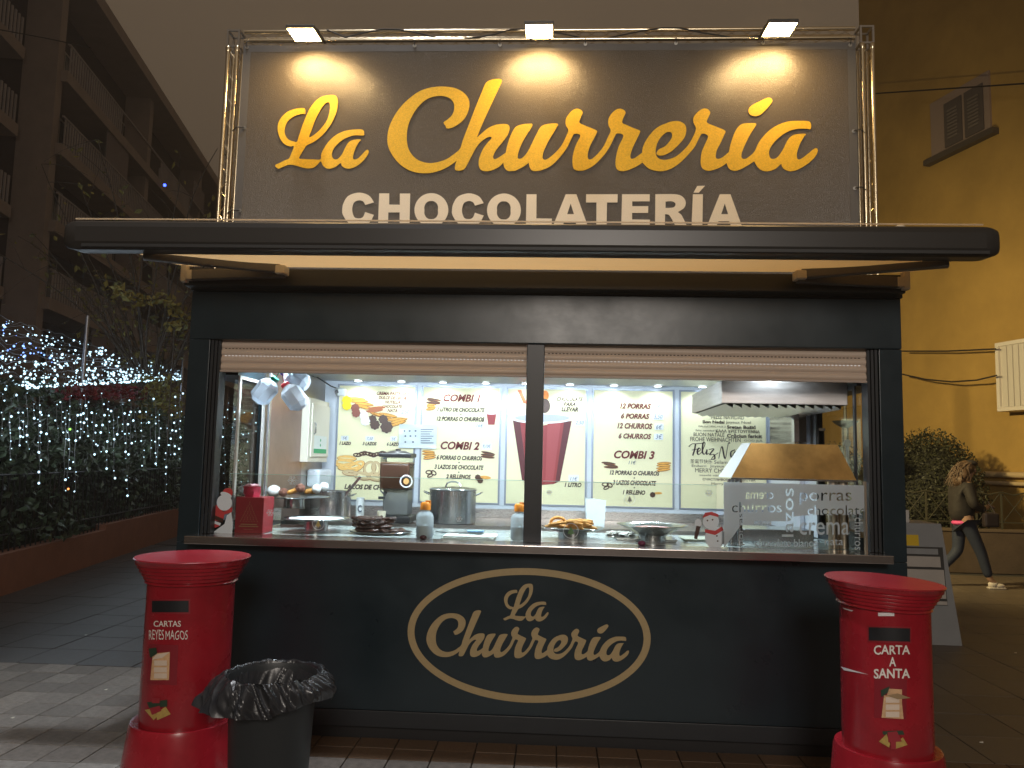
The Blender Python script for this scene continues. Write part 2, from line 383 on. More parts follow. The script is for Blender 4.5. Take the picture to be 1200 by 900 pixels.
# roller shutters, slat by slat, half let down
M_slat = mat('cream_slat', (.56, .45, .36), .5, var=.05, vscale=3, stretch=(.4, 1, 1))
slot_m = mat('slat_slot', (.03, .02, .015), .9)
for xa, xb in ((.187, 2.064), (2.172, 4.063)):
    sh = MB().box(xa, xb, .03, .05, 2.105, 2.118, c=.003).build('roller_shutter', mat('bottom_rail', (.4, .33, .28), .5), K)
    for k in range(5):
        z0 = 2.119+k*.0445; mb = MB(); n = 6
        prof = [(.052-.012*math.sin(math.pi*i/n)**.7, z0+.0415*i/n) for i in range(n+1)]
        vs = [(x, y, z) for (y, z) in prof for x in (xa, xb)]
        mb.add(vs, [(2*i, 2*i+1, 2*i+3, 2*i+2) for i in range(n)], True)
        mb.box(xa, xb, .05, .056, z0-.003, z0+.0405)
        mb.build('slat', M_slat, sh)
        if k in (2, 3):
            s2 = MB(); x = xa+.02
            while x < xb-.03: s2.box(x, x+.011, .0455, .0475, z0-.0025, z0+.0015); x += .022
            s2.build('slot_row', slot_m if k == 3 else emit('slot_glow', (1, .95, .9), .6, False), sh)  # one slot row glows to imitate light leaking through the shutter

# ------------------------------------------------------------------ script lettering traced as outlines
def cv(ox, oy, s, pts): return [(ox+p[0]/s, oy+p[1]/s) + tuple(p[2:]) for p in pts]
LA = cv(310, 80, 6.925, [(88,790),(130,768),(165,750),(200,735),(215,705),(240,635),(210,636),(165,618),(130,575),(110,510),(112,455),(140,400),(190,355),(250,332),(310,325),(330,335),(332,373),(318,372),(280,378),(230,398),(185,440),(165,500),(172,550),(200,583),(240,597),(265,597),(285,540),(310,465),(345,380),(375,320),(420,265),(470,232),(530,220),(570,222),(590,240),(597,285),(585,360),(550,440),(510,500),(460,555),(400,600),(345,627),(325,655),(300,695),(283,733),(330,740),(400,742),(455,741),(462,700),(480,660),(520,600),(580,545),(650,512),(720,500),(780,498),(805,508),(810,530),(804,548),(740,546),(700,554),(640,580),(590,622),(560,660),(548,700),(555,730),(575,742),(600,735),(630,700),(655,650),(680,608),(710,588),(750,580),(783,582),(765,605),(740,650),(722,705),(720,735),(735,742),(760,733),(790,705),(820,672),(838,664),(847,680),(835,710),(800,755),(750,795),(700,815),(660,813),(630,795),(618,772),(580,800),(535,817),(500,812),(475,790),(458,757),(430,785),(400,808),(360,815),(310,808),(250,790),(200,785),(160,798),(120,817),(105,812)])
LA_H = cv(310, 80, 6.925, [(522,278),(532,300),(530,350),(510,420),(470,480),(420,530),(365,562),(385,500),(415,420),(450,350),(490,292)])
z2, z3, z4 = (445, 85, 6.667), (600, 110, 6.667), (760, 100, 5.714)
CH = cv(*z2, [(500,392),(530,370),(565,335),(582,290),(578,240),(550,205),(500,187),(440,187),(370,210),(310,260),(260,330),(225,410),(212,500),(220,580),(250,640),(300,685),(370,708),(440,705),(520,680),(580,640),(628,597),(650,530),(700,400),(750,270),(800,150),(830,85),(870,60),(930,52),(955,65),(945,95),(910,170),(850,300),(800,410),(758,512,1),(800,475),(850,435),(910,410),(970,404),(1005,412),(1015,440),(1000,490),(960,545),(915,600),(888,650),(890,675),(905,678),(940,660),(985,628,1),(1000,560),(1025,490),(1060,430),(1110,408),(1170,402)])
CH += cv(*z3, [(160,240),(150,270),(110,330),(75,395),(50,460),(45,500),(60,510),(90,495),(125,450),(160,380),(195,310),(225,260),(265,240),(330,233),(360,240),(350,265),(310,330),(275,390),(245,460),(240,505),(262,517),(300,495),(350,450),(390,400),(420,340),(440,285),(422,250),(420,205),(440,165),(475,130),(510,118),(540,130),(552,150),(540,180),(527,225),(570,250),(620,270),(662,290),(660,310),(640,350),(610,410),(592,470),(595,508),(620,512),(660,480),(710,420),(745,350),(770,290),(755,250),(752,205),(775,160),(810,128),(845,118),(875,130),(887,150),(872,185),(861,227),(900,248),(950,270),(998,290),(995,315),(970,365),(940,430),(925,480),(930,508),(955,505),(985,485),(1015,462,1),(1025,410),(1060,345),(1110,285),(1160,250)])
CH += cv(*z4, [(114,258),(150,245),(200,242),(240,262),(252,300),(240,350),(200,400),(150,445),(100,470),(65,470),(53,455),(70,430),(110,410),(145,370),(158,340),(150,318),(125,315),(90,340),(60,385),(48,430),(50,470),(75,495),(120,500),(180,480),(230,440),(270,395),(300,340),(317,290),(300,250),(302,215),(330,180),(365,158),(395,162),(412,185),(400,215),(390,250),(430,270),(480,290),(513,308),(505,335),(480,390),(455,440),(450,485),(470,494),(500,480),(537,448,1),(550,390),(575,320),(600,280),(630,260),(680,255),(718,258),(712,280),(680,330),(645,400),(622,460),(625,490),(650,493),(690,465),(712,440,1),(740,380),(790,320),(850,275),(930,245),(1010,240),(1070,243),(1087,265),(1083,295),(1060,293),(1000,293),(940,308),(880,345),(830,395),(806,445),(812,485),(835,495),(865,480),(900,430),(930,370),(960,340),(1000,328),(1052,328),(1040,345),(1010,400),(992,460),(997,495),(1020,494),(1060,465),(1105,428),(1125,424),(1131,445),(1110,485),(1060,530),(1000,565),(950,577),(910,565),(892,545),(886,528),(850,560),(800,577),(760,572),(730,550),(706,510,1),(660,540),(600,570),(560,572),(535,555),(522,522,1),(480,550),(420,572),(380,570),(355,550),(348,510),(355,450),(375,400),(398,342),(360,325),(340,350),(310,410),(270,460),(210,520),(150,560),(90,577),(30,570)])
CH += cv(*z3, [(1060,580),(1018,538,1),(970,570),(900,600),(850,605),(820,590),(808,550),(815,480),(835,410),(870,328),(820,312),(800,340),(760,420),(710,490),(640,560),(570,597),(520,602),(485,590),(472,545),(478,470),(500,400),(533,328),(488,315),(465,350),(430,420),(380,490),(310,560),(240,595),(180,605),(145,590),(131,540,1),(90,570),(30,600)])
CH += cv(*z2, [(1033,772),(1000,770),(975,745),(966,705,1),(930,740),(870,768),(820,772),(785,755),(773,710),(785,650),(820,580),(875,512),(840,510),(790,545),(750,595),(710,670),(670,745),(640,766),(595,765),(588,740),(600,692,1),(540,735),(470,768),(390,787),(300,785),(220,760),(150,710),(95,640),(63,560),(65,470),(95,380),(150,290),(220,215),(310,150),(400,120),(490,112),(580,122),(650,155),(690,200),(702,250),(690,310),(660,365),(610,410),(560,435),(525,438),(515,420)])
ACC = cv(*z4, [(668,170),(685,140),(740,110),(790,87),(815,87),(828,105),(815,130),(780,170),(745,200),(710,208),(680,198)])
YB = .118
def plane_loops(loops, Y): return [[(lambda v: (v.x, v.z))(atY(p[0], p[1], Y)) for p in smooth_loop(l)] for l in loops]
def similar(loops, a, b, c, d):    # map segment a->b onto c->d
    A, B, C_, D_ = complex(*a), complex(*b), complex(*c), complex(*d); k = (D_-C_)/(B-A); k = complex(abs(k), 0) if abs(k.imag) < .03*abs(k) else k
    o = C_-k*A
    return [[((k*complex(*p)+o).real, (k*complex(*p)+o).imag) for p in l] for l in loops]
la = plane_loops([LA, LA_H], YB); chu = plane_loops([CH, ACC], YB)
P2 = lambda x, y, Y: (lambda v: (v.x, v.z))(atY(x, y, Y))
M_gold = mat('matt_gold_print', (.4, .3, .15), .5, var=.08, vscale=40)
lg_la = similar(la, P2(322.7, 194, YB), P2(432.3, 178.2, YB), P2(589.9, 724.9, 0), P2(642.7, 717.3, 0))
lg_ch = similar(chu, P2(454, 164.5, YB), P2(957.9, 177.9, YB), P2(499.8, 749.5, 0), P2(737, 764, 0))
ocx, ocz = 2.107, .609
ov = [[(ocx+a*math.cos(t), ocz+b*math.sin(t)) for t in [2*math.pi*i/96 for i in range(96)]] for a, b in ((.7, .377), (.66, .338))]
lg = fill('oval_logo', ov, -.002, M_gold, K)
fill('lettering', lg_la+lg_ch, -.002, M_gold, lg)
# ================================================================== AWNING
AW = thing('awning', (2.05, -.3, 2.6), 'long dark retractable awning box above the kiosk hatch with cream fabric', 'awning')
M_aw = mat('awning_box_grey', (.026, .024, .022), .36, var=.06, vscale=3, stretch=(.3, 1, 1))
def bar_prof(x0, x1):
    pr = [(-.66, 2.70), (-.668, 2.72), (-.668, 2.8), (-.66, 2.826), (-.64, 2.838), (-.54, 2.838), (-.52, 2.825), (-.52, 2.69), (-.54, 2.69), (-.63, 2.683), (-.65, 2.688)]
    mb = MB(); vs = [(x0, y, z) for y, z in pr]+[(x1, y, z) for y, z in pr]; n = len(pr)
    mb.add(vs, [(i, i+n, (i+1) % n+n, (i+1) % n) for i in range(n)]+[list(range(n))[::-1], list(range(n, 2*n))])
    return mb
bar_prof(-.34, 4.39).build('front_bar', M_aw, AW)
for s, x in ((-1, -.34), (1, 4.39)):
    mb = MB(); n = 8; vs = []; fs = []
    pr = [(-.66, 2.70), (-.668, 2.72), (-.668, 2.8), (-.66, 2.826), (-.64, 2.838), (-.54, 2.838), (-.52, 2.825), (-.52, 2.69), (-.54, 2.69), (-.63, 2.683), (-.65, 2.688)]
    cz, cy = 2.752, -.594
    for k in range(7):
        t = k/6*math.pi/2; q = 1-.32*(1-math.cos(t)); vs += [(x+s*.075*math.sin(t), cy+(y-cy)*q, cz+(z-cz)*q) for y, z in pr]
    m_ = len(pr)
    for k in range(6):
        for i in range(m_): fs.append((k*m_+i, k*m_+(i+1) % m_, (k+1)*m_+(i+1) % m_, (k+1)*m_+i))
    fs.append(list(range(6*m_, 7*m_)))
    mb.add(vs, fs, True); mb.build('end_cap', M_aw, AW)
MB().box(-.3, 4.4, -.672, -.6685, 2.69, 2.706).build('groove_strip', mat('dark_groove', (.02, .02, .02), .6), AW)
MB().box(-.35, 4.38, -.66, -.6575, 2.8395, 2.8475).build('bar_top_highlight', mat('edge_highlight', (.85, .75, .6), .4, trans=.7), AW)  # pale translucent strip imitates floodlight catching the top of the bar
cb = MB().box(.0, 4.23, -.12, -.012, 2.608, 2.716, c=.008).build('cassette', mat('cassette_dark', (.02, .018, .015), .4), AW)
M_canvas = mat('cream_canvas', (.66, .5, .28), .8, var=.06, vscale=4, stretch=(.3, 4, 1), trans=.55)
mb = MB(); n = 24; vs = []; fs = []
for i in range(n+1):
    for j in range(5):
        u, v = i/n, j/4; xf = -.1+4.42*u; xb_ = .0+4.24*u; x = xf*(1-v)+xb_*v; y = -.545+.44*v
        vs.append((x, y, 2.70+.028*v-.01*math.sin(math.pi*v)+.003*math.sin(u*40)*math.sin(v*3.1)))
for i in range(n):
    for j in range(4): fs.append((i*5+j, i*5+j+1, (i+1)*5+j+1, (i+1)*5+j))
mb.add(vs, fs, True).build('fabric', M_canvas, AW)
M_arm = mat('arm_grey', (.13, .115, .1), .4, .3); M_cap = mat('cream_casting', (.65, .56, .42), .45)
def bar(mb, a, b, w, h):
    a, b = Vector(a), Vector(b); d = b-a; M = Matrix.Translation(a) @ d.to_track_quat('X', 'Z').to_matrix().to_4x4(); mb.box(0, d.length, -w/2, w/2, -h/2, h/2, M=M, c=.006); return mb
for s in (0, 1):
    f = (lambda x: x) if s == 0 else (lambda x: 4.235-x)
    a = thing_ = bar(MB(), (f(.06), -.15, 2.66), (f(.64), -.2, 2.672), .05, .06).build('arm', M_arm, AW)
    bar(MB(), (f(.62), -.22, 2.69), (f(-.05), -.5, 2.69), .05, .055).build('upper_arm', M_arm, a)
    MB().box(min(f(.6), f(.66)), max(f(.6), f(.66)), -.255, -.17, 2.655, 2.705, c=.008).build('elbow', M_cap, a)
    b_ = MB(); b_.box(min(f(.0), f(.035)), max(f(.0), f(.035)), -.17, -.122, 2.62, 2.735, c=.006); b_.box(min(f(.035), f(.075)), max(f(.035), f(.075)), -.18, -.122, 2.632, 2.69, c=.006)
    b_.build('wall_bracket', M_cap, AW)
p = atY(1055, 266, -.6)
MB().ball((p.x, -.6, 2.845), (.03, .015, .012), 10, 6).build('bolt_cap', M_cap, AW)

# ================================================================== TRUSS, BANNER, FLOODLIGHTS
TR = thing('truss_frame', (2.12, .19, 2.66), 'aluminium lattice truss frame standing on the kiosk roof around the banner', 'truss')
M_alu = mat('truss_alloy', (.85, .72, .5), .27, 1, var=.1, vscale=40)
TX0, TX1, TZB, TZT, TH = .05, 4.198, 2.662, 4.372, .088
Ya, Yb_ = .15, .24
rt = .0135
def chord(a, b): MB().tube([a, b], rt, 10).build('chord', M_alu, TR)
for X in (TX0+rt, TX0+TH-rt, TX1-rt, TX1-TH+rt):
    for y in (Ya, Yb_): chord((X, y, TZB), (X, y, TZT-TH-.03))
for z in (TZT-rt, TZT-TH+rt):
    for y in (Ya, Yb_): chord((TX0+TH+.03, y, z), (TX1-TH-.03, y, z))
def zig(a0, a1, b0, b1, n, nm='brace'):
    a0, a1, b0, b1 = map(Vector, (a0, a1, b0, b1)); pts = [(a0.lerp(a1, i/n) if i % 2 == 0 else b0.lerp(b1, i/n)) for i in range(n+1)]
    MB().tube(pts, .0024, 5).build(nm, M_alu, TR)
for x0_ in (TX0+rt, TX1-TH+rt):
    x1_ = x0_+TH-2*rt; zt_ = TZT-TH-.04
    zig((x0_, Ya, TZB), (x0_, Ya, zt_), (x1_, Ya, TZB), (x1_, Ya, zt_), 20)
    zig((x0_, Yb_, TZB), (x0_, Yb_, zt_), (x1_, Yb_, TZB), (x1_, Yb_, zt_), 20)
    zig((x0_, Ya, TZB), (x0_, Ya, zt_), (x0_, Yb_, TZB), (x0_, Yb_, zt_), 20)
    zig((x1_, Ya, TZB), (x1_, Ya, zt_), (x1_, Yb_, TZB), (x1_, Yb_, zt_), 20)
zt, zb = TZT-rt, TZT-TH+rt; xa, xb = TX0+TH+.03, TX1-TH-.03
for (y1, y2, za, zc) in ((Ya, Ya, zb, zt), (Yb_, Yb_, zb, zt), (Ya, Yb_, zt, zt), (Ya, Yb_, zb, zb)):
    zig((xa, y1, za), (xb, y1, za), (xa, y2, zc), (xb, y2, zc), 44)
for x0_ in (TX0, TX1-TH):
    mb = MB(); z0_ = TZT-TH
    for x in (x0_+.006, x0_+TH-.006):
        for y in (Ya, Yb_): mb.box(x-.006, x+.006, y-.006, y+.006, z0_-.02, TZT+.006)
        for z in (z0_-.02, TZT): mb.box(x-.0055, x+.0055, Ya+.006, Yb_-.006, z-.006, z+.0055)
    for y in (Ya, Yb_):
        for z in (z0_-.02, TZT): mb.box(x0_+.012, x0_+TH-.012, y-.0055, y+.0055, z-.006, z+.0055)
    mb.build('corner_block', mat('block_alloy', (.45, .42, .38), .35, 1), TR)
    cl = MB()
    for x in (x0_+rt, x0_+TH-rt): cl.lathe([(.015, z0_-.06), (.017, z0_-.05), (.017, z0_-.03), (.013, z0_-.022)], 10, T(x, Ya, 0))
    cl.build('coupler', M_alu, TR)
    MB().box(x0_-.02, x0_+TH+.02, Ya-.02, Yb_+.02, 2.6605, 2.668).build('base_plate', M_alu, TR)

BN = thing('banner', (2.12, .12, 2.8), 'dark vinyl banner with golden script lettering hung inside the truss', 'banner')
M_vinyl = mat('dark_vinyl', (.085, .07, .052), .24, var=.3, vscale=260, bump=.35, bscale=420, spec=.6, rvar=.12, stretch=(1, 1, .3))
bx0, bx1, bz0, bz1 = .178, 4.07, 2.74, 4.25
mb = MB(); nx, nz_ = 80, 30; vs = []; fs = []
def bw(x, z):
    e = min(x-bx0, bx1-x, bz1-z)/.25
    return YB-.0045+.0008*math.sin(x*5+z*2)*min(1, max(0, e))+(.004*math.sin(x*2*math.pi/.37)*max(0, 1-(bz1-z)/.1) if e < 1 else 0)
for j in range(nz_+1):
    for i in range(nx+1):
        x = bx0+(bx1-bx0)*i/nx; z = bz0+(bz1-bz0)*j/nz_; vs.append((x, bw(x, z)+.006, z))
for j in range(nz_):
    for i in range(nx): fs.append((j*(nx+1)+i, j*(nx+1)+i+1, (j+1)*(nx+1)+i+1, (j+1)*(nx+1)+i))
mb.add(vs, fs, True).build('sheet', M_vinyl, BN)
M_hem = mat('hem_vinyl', (.1, .095, .09), .38, var=.2, vscale=150, bump=.2, bscale=400)
mb = MB()
def strip(pts_out, pts_in, k=40):
    vs = []; 
    for i in range(k+1):
        for P in (pts_out, pts_in):
            x = P[0][0]+(P[1][0]-P[0][0])*i/k; z = P[0][1]+(P[1][1]-P[0][1])*i/k; vs.append((x, bw(x, z)+.0045, z))
    mb.add(vs, [(2*i, 2*i+1, 2*i+3, 2*i+2) for i in range(k)], True)
strip(((bx0, bz1), (bx1, bz1)), ((bx0, bz1-.045), (bx1, bz1-.045)))
strip(((bx0, bz1-.047), (bx0, bz0)), ((bx0+.05, bz1-.047), (bx0+.05, bz0)))
strip(((bx1-.05, bz1-.047), (bx1-.05, bz0)), ((bx1, bz1-.047), (bx1, bz0)))
mb.build('hem', M_hem, BN)
M_amber = mat('golden_print', (.74, .44, .01), .62, var=.3, vscale=120, bump=.3, bscale=170)
fill('script_lettering', la+chu, YB-.004, M_amber, BN)
# block capitals
def L5(p): return [(390+x/4.8, 215+y/4.8) for x, y in p]
def L6(p): return [(630+x/4.8, 210+y/4.8) for x, y in p]
caps = []
def arcs(F, pts): caps.append(('s', F(pts) if False else [(q[0], q[1])+tuple(o[2:]) for q, o in zip(F([(a[0], a[1]) for a in pts]), pts)]))
Cc = [(232,178,1),(205,222),(150,240),(90,222),(58,178),(54,148),(62,110),(90,70),(150,53),(205,70),(232,108,1),(183,122,1),(172,103),(148,96),(122,107),(111,135),(112,165),(124,192),(148,198),(170,190),(183,162,1)]
arcs(L5, Cc)
arcs(L5, [(a[0]+617, a[1]+4)+tuple(a[2:]) for a in Cc])
for dx, dy in ((0, 0), (408, 2)):
    arcs(L5, [(555+dx+95*math.cos(t), 150+dy+94*math.sin(t)) for t in [2*math.pi*i/16 for i in range(16)]])
    arcs(L5, [(554+dx+38*math.cos(t)*(1+.12*abs(math.sin(2*t))), 151+dy+51*math.sin(t)*(1+.06*abs(math.sin(2*t)))) for t in [2*math.pi*i/16 for i in range(16)]])
def hard(F, pts): caps.append(('h', F(pts)))
hard(L5, [(262,57),(318,57),(318,120),(378,121),(378,58),(436,58),(432,240),(376,239),(377,164),(313,164),(311,238),(255,237)])
hard(L5, [(1090,62),(1146,62),(1145,198),(1232,199),(1232,242),(1086,241)])
for dx in (0, 866):
    hard(L6, [(158+dx,86),(220+dx-2,86),(284+dx,270),(223+dx,270),(211+dx,238),(151+dx,238),(137+dx,270),(84+dx,270)])
    hard(L6, [(186+dx,138),(205+dx,198),(166+dx,198)])
hard(L6, [(273,86),(450,86),(449,132),(390,132),(388,270),(330,270),(331,132),(272,132)])
hard(L6, [(475,86),(630,86),(630,126),(532,126),(532,153),(622,153),(621,191),(531,191),(531,228),(631,229),(630,270),(470,269)])
arcs(L6, [(662,86,1),(770,86),(812,98),(832,128),(824,162),(788,186,1),(806,200),(818,220),(842,270,1),(778,270,1),(752,222),(738,202),(716,198,1),(716,270,1),(660,270,1)])
arcs(L6, [(719,127,1),(755,126),(772,134),(775,145),(768,157),(752,162),(719,163,1)])
hard(L6, [(873,86),(929,86),(926,270),(865,270)])
hard(L6, [(897,40),(941,38),(906,77),(876,77)])
cl_ = [plane_loops([c], YB)[0] if k == 's' else [P2(x, y, YB) for x, y in c] for k, c in caps]
fill('block_lettering', cl_, YB-.004, mat('pale_print', (.76, .68, .54), .55, var=.08, vscale=150), BN)
M_ring = mat('eyelet_metal', (.75, .75, .72), .3, 1)
def eyelet(px, py, mount):
    p = atY(px, py, YB)
    e = MB()
    for rr, y in ((.011, .111),): e.lathe([(.006, -.002), (.007, -.004), (.011, -.003), (.012, .001), (.0, .0015)], 12, Matrix.Translation((p.x, .113, p.z)) @ Matrix.Rotation(math.pi/2, 4, 'X'), cap=False)
    ey = e.build('eyelet', M_ring, BN)
    MB().tube([(p.x, .105, p.z), ((p.x+mount[0])/2, .1, (p.z+mount[1])/2+.004), (mount[0], .135, mount[1])], .0035, 6).build('tie', mat('black_tie', (.02, .02, .02), .6), ey)
for px, py in ((290, 56), (486, 54), (586, 53), (686, 52), (792, 51), (894, 51), (996, 53)):
    p = atY(px, py, YB); eyelet(px, py, (p.x, 4.29))
for px, py in ((286.5, 150), (281.5, 247)): eyelet(px, py, (.13, atY(px, py, YB).z-.01))
for px, py in ((1000, 154), (1001.5, 221)): eyelet(px, py, (4.12, atY(px, py, YB).z))

M_fl = emit('floodlight_panel', (1, .66, .28), 150)
for i, (px, py, lab) in enumerate(((357, 42, 'floodlight over the script capital L at the left end of the banner'), (632, 38, 'middle floodlight on the top truss above the banner'), (913, 36, 'floodlight on the truss nearest the right corner of the banner'))):
    p = atY(px, py, -.075); x = p.x; z = p.z
    FL = thing('floodlight', (x, -.1, z), lab, 'floodlight', 'warm floodlights along the top of the truss')
    M = T(x, -.075, z, 0, math.radians(4))
    MB().box(-.088, .088, -.095, .08, .004, .026, M=M, c=.004).build('housing', mat('lamp_black', (.02, .02, .02), .5), FL)
    MB().add([(-.08, -.088, .002), (-.08, .075, .002), (.08, .075, .002), (.08, -.088, .002)], [(0, 1, 2, 3)], M=M).build('led_panel', M_fl, FL)
    br = MB(); br.tube([(x-.06, .15, z+.08), (x-.06, 0, z+.075), (x-.06, -.1, z+.045)], .008, 6); br.tube([(x+.06, .15, z+.08), (x+.06, 0, z+.075), (x+.06, -.1, z+.045)], .008, 6)
    br.build('bracket', MATS['lamp_black'], FL)
CBL = MB()
pts = [(atY(357, 40, 0).x+.1, .13, 4.36)]
x = pts[0][0]
while x < 3.5: x += .12; pts.append((x, .14+random.uniform(-.01, .01), 4.33+.035*math.sin(x*7)))
tag(CBL.tube(pts, .005, 5).build('power_cable', M_rubber), 'thin black cable wound along the upper truss between the floodlights', 'cable')
# ================================================================== MENU BOARDS
YP = 2.0
M_pap = mat('cream_poster', (.84, .8, .52), .5, var=.04, vscale=2)
M_red = mat('maroon_print', (.13, .012, .012), .6); M_dkp = mat('dark_print', (.03, .015, .015), .6)
M_pfr = mat('poster_frame', (.3, .34, .42), .35, .5)
M_gol = mat('churro_print', (.7, .36, .07), .5, var=.3, vscale=60); M_chp = mat('chocolate_print', (.06, .025, .015), .4, var=.4, vscale=80)
M_whp = mat('white_print', (.85, .87, .9), .5); M_yel = mat('yellow_print', (.85, .72, .02), .5, var=.2, vscale=80)
M_redp = mat('cup_red_print', (.27, .028, .033), .5); M_redd = mat('cup_dark_print', (.09, .01, .015), .5); M_redl = mat('cup_light_print', (.34, .055, .06), .5)
M_stk = mat('price_sticker', (.78, .82, .84), .5); M_pen = mat('pen_blue', (.06, .1, .16), .5)
PB = []
labs = ['menu board with loose churros and twisted loops printed above the chocolate machine', 'menu board headed COMBI 1 and COMBI 2 behind the stock pot',
        'menu board with one giant red cup behind the middle post', 'menu board listing porras and churros prices with COMBI 3 below', 'board of Christmas greetings in many languages beside the extractor hood']
for i in range(5):
    x0 = .372+.7285*i; x1 = x0+.69
    if i == 4: x1 = 4.02
    t = thing('menu_board', ((x0+x1)/2, 2.04, 1.234), labs[i], 'menu board')
    MB().box(x0+.015, x1-.015, 2.004, 2.0058, 1.248, 2.218).build('poster', M_pap, t)
    f = MB(); f.box(x0, x0+.015, 1.997, 2.0058, 1.234, 2.232); f.box(x1-.015, x1, 1.997, 2.0058, 1.234, 2.232); f.box(x0+.0152, x1-.0152, 1.998, 2.0058, 1.234, 1.248); f.box(x0+.0152, x1-.0152, 1.998, 2.0058, 2.218, 2.232)
    f.build('frame', M_pfr, t); PB.append(t)
YT = 2.0015
def z6(ox, oy, s, *b): return [ox+b[0]/s, ox+b[1]/s, oy+b[2]/s, oy+b[3]/s]
def words(i, m, items, ox, oy, s, Y=YT, bold=.042, shear=.25, name='lettering'):
    mb = MB()
    for it in items:
        a = z6(ox, oy, s, *it[1:5]); text_px(mb, it[0], *a, Y, bold=it[5] if len(it) > 5 else bold, shear=shear)
    return mb.build(name, m, PB[i])
k5 = 5.625
words(0, M_red, [('CREMA PASTELERA', 345,560,108,130), ('DULCE DE LECHE', 358,545,137,158), ('NUTELLA', 400,502,166,186), ('CHOCOLATE', 383,514,194,214), ('NATA', 417,482,221,242)], 380, 440, k5, bold=.03)
words(0, M_dkp, [('1 LAZO', 100,176,436,458), ('3 LAZOS', 252,345,438,461), ('6 LAZOS', 412,504,441,464), ('LAZOS DE CHOCOLATE', 132,560,720,754)], 380, 440, k5, bold=.05)
words(0, M_pen, [('5€', 122,152,402,422), ('7,50', 280,320,406,428), ('5€', 445,472,408,428), ('2,50', 506,562,226,256)], 380, 440, k5, bold=0)
words(1, M_red, [('COMBI 1', 222,468,124,174,.035), ('COMBI 2', 204,460,436,490,.035)], 480, 440, k5)
words(1, M_dkp, [('1 LITRO DE CHOCOLATE', 182,496,212,240), ('+', 332,344,250,262), ('12 PORRAS O CHURROS', 178,494,272,302), ('6 PORRAS O CHURROS', 178,480,528,558), ('+', 320,332,568,580), ('3 LAZOS DE CHOCOLATE', 164,488,590,620), ('+', 318,330,632,644), ('2 RELLENOS', 240,404,652,682)], 480, 440, k5)
words(1, M_pen, [('16€', 440,486,318,342), ('9,10€', 484,534,454,480)], 480, 440, k5, bold=0)
words(2, M_dkp, [('CHOCOLATE', 352,524,142,170), ('PARA', 396,476,176,203), ('LLEVAR', 382,492,208,238), ('1 LITRO', 403,514,706,736)], 590, 440, k5)
words(2, M_pen, [('2,50', 474,530,300,326), ('11€', 440,488,668,692)], 590, 440, k5, bold=0, Y=1.9995)
words(3, M_red, [('12 PORRAS', 206,410,184,220), ('6 PORRAS', 212,400,250,286), ('12 CHURROS', 188,420,314,352), ('6 CHURROS', 196,412,382,418), ('COMBI 3', 166,434,496,550,.035)], 690, 440, k5, bold=.04)
words(3, M_dkp, [('12 PORRAS O CHURROS', 138,466,628,658), ('+', 294,306,670,682), ('3 LAZOS CHOCOLATE', 158,444,692,724), ('+', 294,306,734,746), ('1 RELLENO', 224,372,756,786)], 690, 440, k5)
words(3, M_pen, [('7€', 442,476,188,216), ('5,50', 430,486,258,288), ('6€', 444,484,324,354), ('3€', 440,484,388,418), ('11€', 262,312,562,586)], 690, 440, k5, bold=0, Y=1.9995)
words(4, M_dkp, [('FELIZ NAVIDAD', 190,405,264,288,.0), ('Bon Nadal', 132,275,296,316,.03), ('Joyeux Noel', 285,450,300,322,0), ('MALIGAYANG PASKO', 105,285,330,342,0), ('Sretan Božić', 292,484,328,352,.03), ('feliz navidad', 85,208,356,368,0), ('ΚΑΛΑ ΧΡΙΣΤΟΥΓΕΝΝΑ', 218,508,358,378,.02), ('BUON NATALE', 72,275,378,402,0), ('Crăciun fericit', 292,524,384,412,.03), ('FROHE WEIHNACHTEN', 50,382,408,436,0), ('GOD JUL', 405,530,424,440,0),
      ('圣诞节快乐', 50,195,552,580,.0), ('Selamat Natal', 208,420,562,584,0), ('Ecuberri', 60,155,588,604,0), ('Joyeux Noel', 180,350,590,612,0), ('MERRY CHRISTMAS', 82,400,614,642,0), ('veselé vánoce', 108,290,652,664,0), ('СЧАСТЛИВОГО РОЖДЕСТВА', 132,480,680,698,.02), ('Merry', 190,268,706,726,0)], 800, 440, k5, shear=0)
# brush lettering on the greetings board
def brush(mb, pts, w, ox, oy, s, Y):
    for k in range(len(pts)-1):
        pass
    sm = []
    m = len(pts)
    for i in range(m-1):
        p0 = pts[max(i-1, 0)]; p1 = pts[i]; p2 = pts[i+1]; p3 = pts[min(i+2, m-1)]
        for q in range(5):
            t = q/5; sm.append([.5*((2*p1[a])+(-p0[a]+p2[a])*t+(2*p0[a]-5*p1[a]+4*p2[a]-p3[a])*t*t+(-p0[a]+3*p1[a]-3*p2[a]+p3[a])*t**3) for a in (0, 1)])
    sm.append(list(pts[-1][:2])); vs = []
    for i, p in enumerate(sm):
        a = sm[max(i-1, 0)]; b = sm[min(i+1, len(sm)-1)]; dx, dy = b[0]-a[0], b[1]-a[1]; L = math.hypot(dx, dy) or 1
        ww = w*(.45+.55*max(0, dy/L))
        for sgn in (-1, 1):
            v = atY(ox+(p[0]+sgn*dy/L*ww)/s, oy+(p[1]-sgn*dx/L*ww)/s, Y); vs.append((v.x, Y, v.z))
    mb.add(vs, [(2*i, 2*i+1, 2*i+3, 2*i+2) for i in range(len(sm)-1)])
mb = MB()
